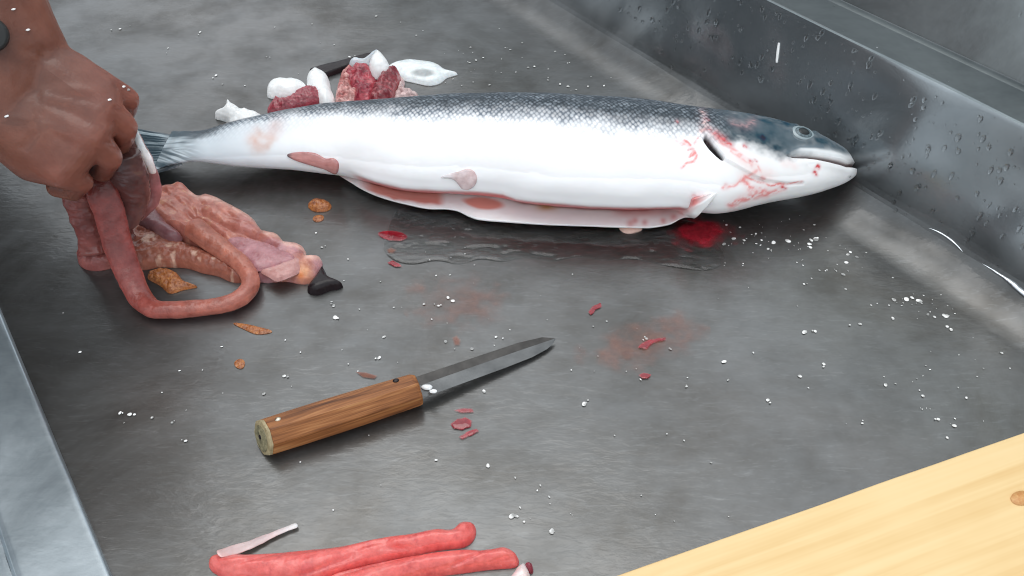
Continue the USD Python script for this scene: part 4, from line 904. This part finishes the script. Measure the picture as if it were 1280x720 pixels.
# blade in the handle's axes: x along, y towards the spine, z up
tip = at(694, 424.5, .0035); tq = tip - hb * [1, 1, 0]; tx = tq @ kx
tdir = math.atan2(tq @ ky, tx - LH)
BL = math.hypot(tx - LH, tq @ ky)
nb = 90
bt = np.linspace(0, 1, nb)
spine_w = np.interp(bt, [0, .75, .92, 1], [.0078, .0066, .0046, .0003]); edge_w = np.interp(bt, [0, .06, .6, .80, .92, .98, 1], [.0060, .0080, .0078, .0072, .0052, .0022, .0002])
zc_b = np.interp(bt, [0, 1], [.0128, .0042])
def blade_pts(rows):
    out = np.zeros((nb, len(rows), 3))
    for i in range(nb):
        for jn, (yf, zo) in enumerate(rows):
            yy = yf * (spine_w[i] if yf > 0 else edge_w[i])
            x0 = LH - .004 + bt[i] * (BL + .004)
            out[i, jn] = (LH - .004 + bt[i] * (BL + .004) * math.cos(tdir), bt[i] * BL * math.sin(tdir) + yy, zc_b[i] + zo * (1 - .7 * bt[i] ** 3) + .34 * yy)
    return out
def strip_mesh(rows):
    P = blade_pts(rows); k = len(rows)
    f = grid_faces(nb, k, True)
    f = np.vstack([f] + [[[(nb - 1) * k, (nb - 1) * k + i + 1, (nb - 1) * k + i]] for i in range(1, k - 1)] + [[[0, i, i + 1]] for i in range(1, k - 1)])
    return K(P.reshape(-1, 3)), f
part('blade', strip_mesh([(.02, .0016), (-.5, .0009), (-1., .0000), (-1.0, -.0002), (-.3, -.0010), (.02, -.0014)]), M['blade'], knife, smooth=25)
part('blade_spine', strip_mesh([(.03, .0016), (.55, .0013), (.93, .0010), (1., .0004), (1., -.0012), (.03, -.0014)]), M['blade_dark'], knife, smooth=25)

# ---------------------------------------------------------------- roe sacs along the lower edge
def roe(poly, hh, z0, seed, label, rw):
    def hf(P, q):
        x, y = proj(P).T
        ax = P[:, 0] * .97 + P[:, 1] * .25; cr_ = P[:, 1] * .97 - P[:, 0] * .25
        G = np.c_[ax * 25, cr_ * 110, ax * 0]
        return (.0040 * (fbm(P * [38, 38, 0], 2, seed + 2) - .5) - .0022 * (1 - np.clip(np.abs(fbm(G, 2, seed + 6) - .5) * 10, 0, 1))) * np.clip(q * 3, 0, 1)
    v, f = blob(poly, hh, z0=z0, spacing=.0011, round_w=rw, wrinkle=.0007, wscale=260, seed=seed, hfun=hf)
    c = mixc([.60, .055, .052], [.74, .17, .15], fbm(v * [90, 90, 0], 4, seed))
    c = mixc(c, [.45, .05, .055], smoothstep(.62, .72, fbm(v * [240, 240, 0], 3, seed + 1)) * .6)
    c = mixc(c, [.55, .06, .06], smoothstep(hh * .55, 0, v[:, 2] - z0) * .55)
    t = thing('roe_sac', label, 'roe sac', loc=v.mean(0) * [1, 1, 0])
    part('sac', (v, f), M['roe'], t, cd={'Cd': c})
    return t
r1 = roe([(260, 702), (264, 696), (276, 692), (300, 692.5), (330, 692), (365, 689), (400, 686), (436, 681), (465, 675), (500, 669), (528, 664), (550, 661), (566, 661), (573, 654), (584, 651.5), (593, 655), (595, 664), (591, 674), (582, 681), (566, 684), (548, 686), (520, 692), (490, 698), (455, 706), (425, 716), (400, 724), (360, 726), (310, 724), (275, 718), (263, 711)], .0100, 0, 3, 'long red roe sac at the bottom with a pale thread at its left end', .011)
p_ = [at(272, 693, .009), at(290, 688, .005), at(312, 681, .003), at(340, 669, .0025), at(372, 656.5, .0025)]
v, f = tube(p_, [.0030, .0040, .0028, .0020, .0016], [.0008, .0007, .0006, .0006, .0004], n=80, k=12, wob=.0016, seed=3)
part('thread', (v, f), M['fish_flesh'], r1, cd={'Cd': cd_along(v, 80, 12, [(.66, .40, .37), (.62, .45, .42), (.60, .42, .40), (.70, .66, .64)], 90, 2, .2)}, label='pale stringy end of the sac')
r2 = roe([(398, 738), (410, 722), (436, 712), (465, 705), (500, 698), (532, 692), (560, 688.5), (590, 687), (615, 686.5), (632, 684.5), (640, 688), (648, 696), (648, 704), (636, 708), (610, 710), (580, 714), (548, 718), (515, 724), (480, 735), (440, 752), (405, 752)], .0105, .0, 5, 'shorter red roe sac in front, cut off by the lower edge', .011)
scrap('pale_scrap', [(634, 730), (642, 716), (648, 708), (655, 705), (660, 712), (664, 722), (662, 732), (646, 736)], .010, 'fish_flesh', 'pale pink scrap touching the tip of the front roe sac', 'fish scrap', cols=([.72, .48, .46], [.80, .66, .64]), seed=7)
scrap('gill_scrap', [(655, 707), (660, 704.5), (666, 708), (665, 716), (660, 714)], .006, 'gill', 'tiny dark red scrap beside the pale pink one at the bottom', 'fish scrap', cols=([.2, .02, .04], [.3, .05, .07]), seed=9)

# ---------------------------------------------------------------- orange crumbs, blood, water, specks
OR = 'orange crumbs on the steel'
for poly, hh, lab in (([(385, 255), (390, 250.5), (398, 249), (408, 251), (414, 256), (412, 261), (402, 264), (392, 263)], .005, 'orange crumb on the steel below the anal fin'),
                  ([(391, 273), (398, 269), (404, 270), (402, 276), (394, 277)], .0015, 'faint orange smear just below the orange crumb'),
                  ([(184, 345), (192, 338), (208, 336), (222, 342), (232, 352), (246, 358), (232, 361), (222, 364), (214, 366), (204, 360), (192, 352)], .005, 'orange lump lying inside the loop of intestine'),
                  ([(292, 404), (306, 405), (324, 409), (340, 415), (326, 418), (308, 413)], .0012, 'thin orange smear below the loop of intestine'),
                  ([(866, 125), (872, 122), (880, 121.5), (887, 123), (886, 130), (876, 133), (868, 131)], .010, 'orange brown crumb behind the head of the salmon'),
                  ([(294, 452), (300, 449), (306, 453), (302, 461), (295, 459)], .0008, 'small faint orange spot above the knife handle')):
    scrap('orange_crumb', poly, hh, 'orange', lab, 'crumb', OR, spacing=.0009, wrinkle=hh * .5, wscale=330, seed=int(poly[0][0]))
M['blood'] = look('blood', base=(.20, .006, .014), rough=.10, var=[(.3, (.13, .004, .010)), (.7, (.28, .012, .022))], vscale=150, coat=.5, alpha='al')
M['stain'] = look('dried_blood', base=(.16, .05, .035), rough=.4, spec=.2, alpha='al', var=[(.3, (.11, .035, .025)), (.7, (.19, .075, .045))], vscale=200)
M['water'] = usdkit.material(stage, '/World/Looks/water_film', {'g': ('geometry', {}), 'n': ('noise_texture', {'scale': 90., 'detail': 3.}), 'b': ('bump', {'strength': .25, 'distance': .0006}),
    't': ('transparent_bsdf', {'color': (.985, .985, .985)}), 'gl': ('glossy_bsdf', {'color': (1, 1, 1), 'roughness': .06}), 'fr': ('fresnel', {'IOR': 1.33}), 'mx': ('mix_closure', {})},
    [('g.position', 'n.vector'), ('n.fac', 'b.height'), ('b.normal', 'gl.normal'), ('fr.fac', 'mx.fac'), ('t.BSDF', 'mx.closure1'), ('gl.BSDF', 'mx.closure2')], surface='mx.closure')
def film(name, poly, hh, mat, label=None, cat=None, group=None, kind=None, soft=1., strength=1., spacing=.001, seed=0, round_w=None, ragged=.0):
    w = np.array([at(x, y, 0)[:2] for x, y in poly])
    thin = Polygon(w).area < 1.2e-4
    A, t, d, ne = flat_tri(np.array(Polygon(w).buffer(.0007, quad_segs=3).exterior.coords)[:-1] if thin else w, spacing, not thin)
    rw = round_w or max(d.max(), 1e-4); q = np.clip(d / rw, 0, 1)
    nz = fbm(np.c_[A * 260, A[:, :1] * 0 + seed], 3, seed)
    P = np.c_[A, .0007 + hh * np.sqrt(np.clip(1 - (1 - q) ** 2, 0, 1))]
    nz = fbm(np.c_[A * (260 if strength > .5 else 110), A[:, :1] * 0 + seed], 3, seed)
    al = np.clip(smoothstep(0, soft, q + ragged * (nz - .5)) * strength * (1 - ragged * .6 + ragged * 1.2 * nz), 0, 1)
    if kind == 'structure':
        P[:, 2] = .0006 + (P[:, 2] - .0006) * smoothstep(.42, .62, fbm(np.c_[A * [55, 90], A[:, :1] * 0], 3, 6)) + .00035 * (fbm(np.c_[A * [160, 420], A[:, :1] * 0], 2, 3) - .5) * smoothstep(0, .8, q)
    v = P; c = np.repeat(al[:, None], 3, 1)
    return tag(part(name, (v, t), M[mat], None, cd={'al': c}), label, cat, group, kind)
BG = 'blood spots on the steel'
film('blood_spot', [(848, 282), (862, 277), (880, 276), (896, 280), (904, 288), (898, 298), (884, 305), (868, 306), (852, 301), (846, 292)], .0010, 'blood', 'largest red blood pool, under the throat of the salmon', 'blood spot', BG, soft=.55, ragged=.7, spacing=.0008, strength=.95)
film('blood_spot', [(472, 292), (482, 289), (494, 289), (505, 292), (510, 298), (502, 302), (488, 302), (478, 299)], .0006, 'blood', 'oval dark red blood spot below the front of the belly slit', 'blood spot', BG, soft=.3, ragged=.3, spacing=.0007)
film('blood_spot', [(485, 329), (491, 327), (501, 332), (503, 335), (494, 334)], .0006, 'blood', 'small thin red blood fleck left of the water line', 'blood spot', BG, soft=.6, ragged=.9, spacing=.0006)
film('blood_spot', [(564, 531), (572, 525), (582, 523), (590, 527), (588, 534), (578, 538), (568, 537)], .0010, 'blood', 'bright red blood drop on the steel below the knife blade', 'blood spot', BG, soft=.35, ragged=.35, spacing=.0006)
film('blood_spot', [(574, 547), (584, 541), (596, 537), (598, 540), (588, 545), (578, 550)], .0006, 'blood', 'thin red streak just below the bright red drop', 'blood spot', BG, soft=.7, ragged=.9, spacing=.0006, strength=.8)
film('blood_spot', [(568, 514), (578, 511.5), (590, 512), (592, 516), (578, 517)], .0005, 'blood', 'faint red streak just above the bright red drop', 'blood spot', BG, soft=.6, spacing=.0006, strength=.6)
film('blood_spot', [(735, 391), (741, 384), (750, 380), (752, 384), (744, 389), (738, 394)], .0006, 'blood', 'red blood fleck right of the knife tip, highest of its cluster', 'blood spot', BG, soft=.6, ragged=.9, spacing=.0006)
film('blood_spot', [(797, 436), (804, 429), (812, 425), (832, 423), (832, 426), (816, 430), (808, 437)], .0006, 'blood', 'red fleck with a tail right of the knife tip', 'blood spot', BG, soft=.7, ragged=.9, spacing=.0006)
film('blood_spot', [(798, 470), (804, 467), (813, 469), (810, 474), (802, 474)], .0006, 'blood', 'round red fleck below the fleck with a tail', 'blood spot', BG, soft=.6, ragged=.9, spacing=.0006)
film('blood_spot', [(565, 423), (571, 420), (576, 426), (575, 433), (568, 433)], .0004, 'stain', 'brownish red dried spot above the knife blade', 'blood spot', BG, soft=.8, spacing=.0006, strength=.5)
film('blood_spot', [(446, 466), (458, 467), (471, 471), (468, 474), (454, 472)], .0004, 'stain', 'thin brownish red line above the front of the knife handle', 'blood spot', BG, soft=.5, spacing=.0006, strength=.8)
film('blood_spot', [(483, 313), (489, 310), (496, 313), (492, 318), (485, 318)], .0003, 'stain', 'tiny dried brown spot between the oval spot and the thin fleck', 'blood spot', BG, soft=.7, spacing=.0006, strength=.4)
film('stain', [(832, 290), (846, 274), (880, 268), (918, 276), (932, 292), (922, 306), (890, 316), (856, 314), (838, 304)], .0002, 'blood', 'thin watery red halo round the largest blood pool', 'stain', soft=1., ragged=1.3, strength=.45, spacing=.0012, seed=8)
film('stain', [(700, 448), (724, 428), (764, 404), (806, 388), (852, 384), (884, 400), (886, 424), (866, 446), (830, 462), (790, 470), (746, 468), (716, 462)], .0002, 'stain', 'faint rusty red stain on the steel beyond the knife tip', 'stain', soft=1., ragged=1.5, strength=.2, spacing=.002, seed=3)
film('stain', [(500, 360), (540, 340), (600, 340), (640, 360), (640, 395), (600, 420), (550, 425), (510, 400)], .0002, 'stain', 'faint brown stain on the steel between the guts and the knife tip', 'stain', soft=1., ragged=1.5, strength=.16, spacing=.002, seed=5)
film('water_puddle', [(500, 262), (484, 290), (480, 312), (494, 326), (520, 330), (548, 326), (575, 330), (600, 324), (628, 327), (655, 322), (690, 326), (722, 321), (752, 325), (790, 324), (826, 331), (862, 337), (885, 338), (905, 326), (900, 310), (880, 296), (870, 280), (820, 280), (760, 279), (690, 276), (630, 272), (590, 266), (540, 258)],
     .0009, 'water', 'clear water lying along the belly of the salmon', None, kind='structure', spacing=.0015, round_w=.004)
# white flecks: scales and bits of fat
flecks = [(437, 71), (278, 105), (306, 107), (270, 94), (333, 71), (588, 59), (595, 75), (604, 72), (587, 78), (638, 62), (660, 84), (668, 83), (685, 100), (700, 105), (720, 112), (735, 108), (755, 107), (710, 108), (612, 106), (577, 107), (852, 66), (923, 122),
          (1089, 225), (1096, 256), (1076, 279), (1115, 288), (1052, 255), (1018, 281), (985, 301), (966, 304), (960, 311), (1022, 297), (1014, 300), (1014, 309), (1092, 302), (1154, 326), (1153, 336), (1116, 347), (1191, 316), (1195, 324), (1189, 338), (1063, 315), (1071, 321), (1058, 328), (1045, 338), (1054, 343), (1005, 355),
          (1117, 374), (1133, 374), (1148, 376), (1140, 372), (1152, 379), (1116, 398), (1160, 393), (1168, 396), (1184, 408), (1189, 412), (1180, 394), (1252, 441), (1248, 391), (1107, 481), (1154, 495), (1208, 497), (1173, 524), (1193, 532), (1184, 547), (1078, 529), (1019, 414), (1075, 405), (605, 489), (419, 396), (417, 382), (557, 427), (590, 436),
          (480, 421), (474, 447), (395, 291), (402, 309), (593, 331), (548, 382), (560, 372), (530, 380), (620, 421), (808, 423), (838, 436), (858, 483), (330, 492), (355, 470), (345, 555), (100, 440), (162, 518), (168, 518), (150, 516), (190, 522), (215, 528), (232, 551), (930, 300), (905, 305), (917, 298), (945, 292), (925, 284), (908, 281), (952, 300),
          (645, 645), (655, 652), (690, 664), (610, 582), (545, 575), (735, 500), (1000, 470), (1030, 455), (905, 452), (960, 500), (210, 60), (150, 36), (390, 30), (470, 20), (520, 44), (250, 40)]
FV, FF, nfv = [], [], 0
ico = trimesh.creation.icosphere(2, 1.); iv, iff = np.array(ico.vertices), np.array(ico.faces)
def add_fleck(p, r, zr, kx_=1., ang=0.):
    global nfv
    ca, sa = math.cos(ang), math.sin(ang)
    v = iv * [r * kx_, r, zr] * (1 + .5 * (fbm(iv * 1.3 + rng.random(3) * 9, 2, 1)[:, None] - .5))
    v = np.c_[v[:, 0] * ca - v[:, 1] * sa, v[:, 0] * sa + v[:, 1] * ca, v[:, 2]] + p
    FV.append(v); FF.append(iff + nfv); nfv += len(v)
for x, y in flecks:
    r = rng.uniform(.0007, .0015)
    add_fleck(at(x, y, .0006), r * .95, r * .28, rng.uniform(1, 1.7), rng.uniform(0, 3.1))
    if rng.random() < .35: add_fleck(at(x + rng.normal(0, 5), y + rng.normal(0, 3), .001), r * .5, r * .3, 1.3, rng.uniform(0, 3.1))
for x, y in ((137, 123), (139, 125), (135, 142), (8, 144), (154, 108), (160, 112), (19, 12), (36, 37)):
    add_fleck(av[np.argmin(np.hypot(aq[:, 0] - x, aq[:, 1] - y) + 1e3 * (an @ -FW < .1))], .0011, .0007, 1.4, .5)
for x, y, sx_, sy_, n in ((970, 300, 45, 20, 40), (1140, 380, 30, 15, 22), (1180, 480, 60, 40, 26), (650, 90, 60, 22, 26), (560, 380, 90, 40, 28), (450, 60, 180, 30, 22), (1050, 330, 60, 25, 26), (330, 480, 160, 80, 22), (800, 430, 80, 30, 16), (700, 620, 200, 50, 24)):
    for q in range(n):
        px_, py_ = rng.normal(x, sx_), rng.normal(y, sy_)
        r = rng.uniform(.0002, .0006)
        add_fleck(at(px_, py_, .0006), r, r * .4, rng.uniform(1, 2), rng.uniform(0, 3.1))
M['scale'] = usdkit.material(stage, '/World/Looks/loose_scale', {'g': ('geometry', {}), 'n': ('noise_texture', {'scale': 170., 'detail': 1.}), 'r': ('rgb_ramp', {'ramp': [(.36, (.34, .34, .33)), (.50, (.70, .70, .68)), (.60, (.86, .86, .85))]}),
    'p': ('principled_bsdf', {'roughness': .25}), 't': ('transparent_bsdf', {}), 'm': ('mix_closure', {}), 'mr': ('map_range', {'from_min': .36, 'from_max': .52, 'to_min': .55, 'to_max': 1., 'clamp': True})},
    [('g.position', 'n.vector'), ('n.fac', 'r.fac'), ('r.color', 'p.base_color'), ('n.fac', 'mr.value'), ('mr.result', 'm.fac'), ('t.BSDF', 'm.closure1'), ('p.BSDF', 'm.closure2')], surface='m.closure')
for x, y, r in ((985, 301, .0026), (967, 303, .0022), (1020, 299, .0028), (1012, 305, .002), (1013, 309, .0018), (1060, 318, .0016), (1133, 374, .0024), (1149, 376, .0026), (1118, 375, .0018), (1183, 395, .0022), (1006, 415, .0024), (690, 664, .002), (640, 645, .0022), (419, 397, .0022), (566, 376, .0018), (730, 505, .002)):
    add_fleck(at(x, y, .0006), r * .75, r * .15, 1.3, rng.uniform(0, 3.1))
tag(part('fish_scales', (np.vstack(FV), np.vstack(FF)), M['scale'], None), 'loose white fish scales and flecks scattered on the steel and the hand', 'fish scales', kind='stuff')
# water drops on the splash walls
M['drop'] = look('water_drop', base=(1, 1, 1), rough=.02, transmission=1., ior=1.33)
DV, DF, nd_ = [], [], 0
hemi = trimesh.creation.icosphere(2, 1.); hv, hf_ = np.array(hemi.vertices), np.array(hemi.faces)
bvw, bfw = compact(bv, bf[on_wall])
pvw, pfw = sheet([(E1 + led + .0050, Z_WALL + .0035), (E1 + led + .10, .42)], .02, .012, lambda V, t, q: .004 * (fbm(V * 6, 3, 8) - .5) * smoothstep(Z_WALL, Z_WALL + .04, V[..., 2]))
def spots_on(v, f, n, z0, z1, t0, t1):
    c = v[f].mean(1); ok = (c[:, 2] > z0) & (c[:, 2] < z1) & (c @ TD > t0) & (c @ TD < t1); f = f[ok]
    w = rng.random((n, 3)); w /= w.sum(1, keepdims=True)
    return (v[f[rng.integers(0, len(f), n)]] * w[..., None]).sum(1)
drops = [(p, 1.) for p in spots_on(bvw, bfw, 720, .045, .117, -.1, .9)] + [(p, .9) for p in spots_on(bvw, bfw, 120, .02, .06, -.1, .6)] + [(p, .8) for p in spots_on(pvw, pfw, 220, .135, .26, -.1, .9)]
for p, big in drops:
    r = (.0007 + .0021 * rng.random() ** 2.4) * big
    v = hv * [r * .7, r * rng.uniform(.7, 1.), r * rng.uniform(1.1, 1.9)]
    v = v[:, :1] * TN + v[:, 1:2] * TD + v[:, 2:3] * np.array([0, 0, 1.]) + p - TN * r * .1
    DV.append(v); DF.append(hf_ + nd_); nd_ += len(v)
for q in range(60):
    t, s_ = rng.uniform(0, .9), E1 + rng.uniform(.003, .044); r = .0005 + .0012 * rng.random() ** 2
    v = hv * [r, r, r * .5] + t * TD + s_ * TN + [0, 0, Z_WALL + .0002]
    DV.append(v); DF.append(hf_ + nd_); nd_ += len(v)
kw_ = cKDTree(proj(bvw))
def on_wall_px(x, y): return bvw[kw_.query([x, y])[1]]
tag(part('water_drops', (np.vstack(DV), np.vstack(DF)), M['drop'], None), 'water drops clinging to the steel splash walls', 'water drops', kind='stuff')

a_, b_ = on_wall_px(977, 52), on_wall_px(971, 81)
v, f = tube([a_ - TN * .0004, (a_ + b_) / 2 - TN * .0006, b_ - TN * .0004], [.0012, .0017, .0012], [.0006, .0007, .0006], n=30, k=10, flat_dir=-TN)
tag(part('white_sliver', (v, f), M['white'], None), 'thin white sliver stuck upright on the splash wall above the head', 'sliver')
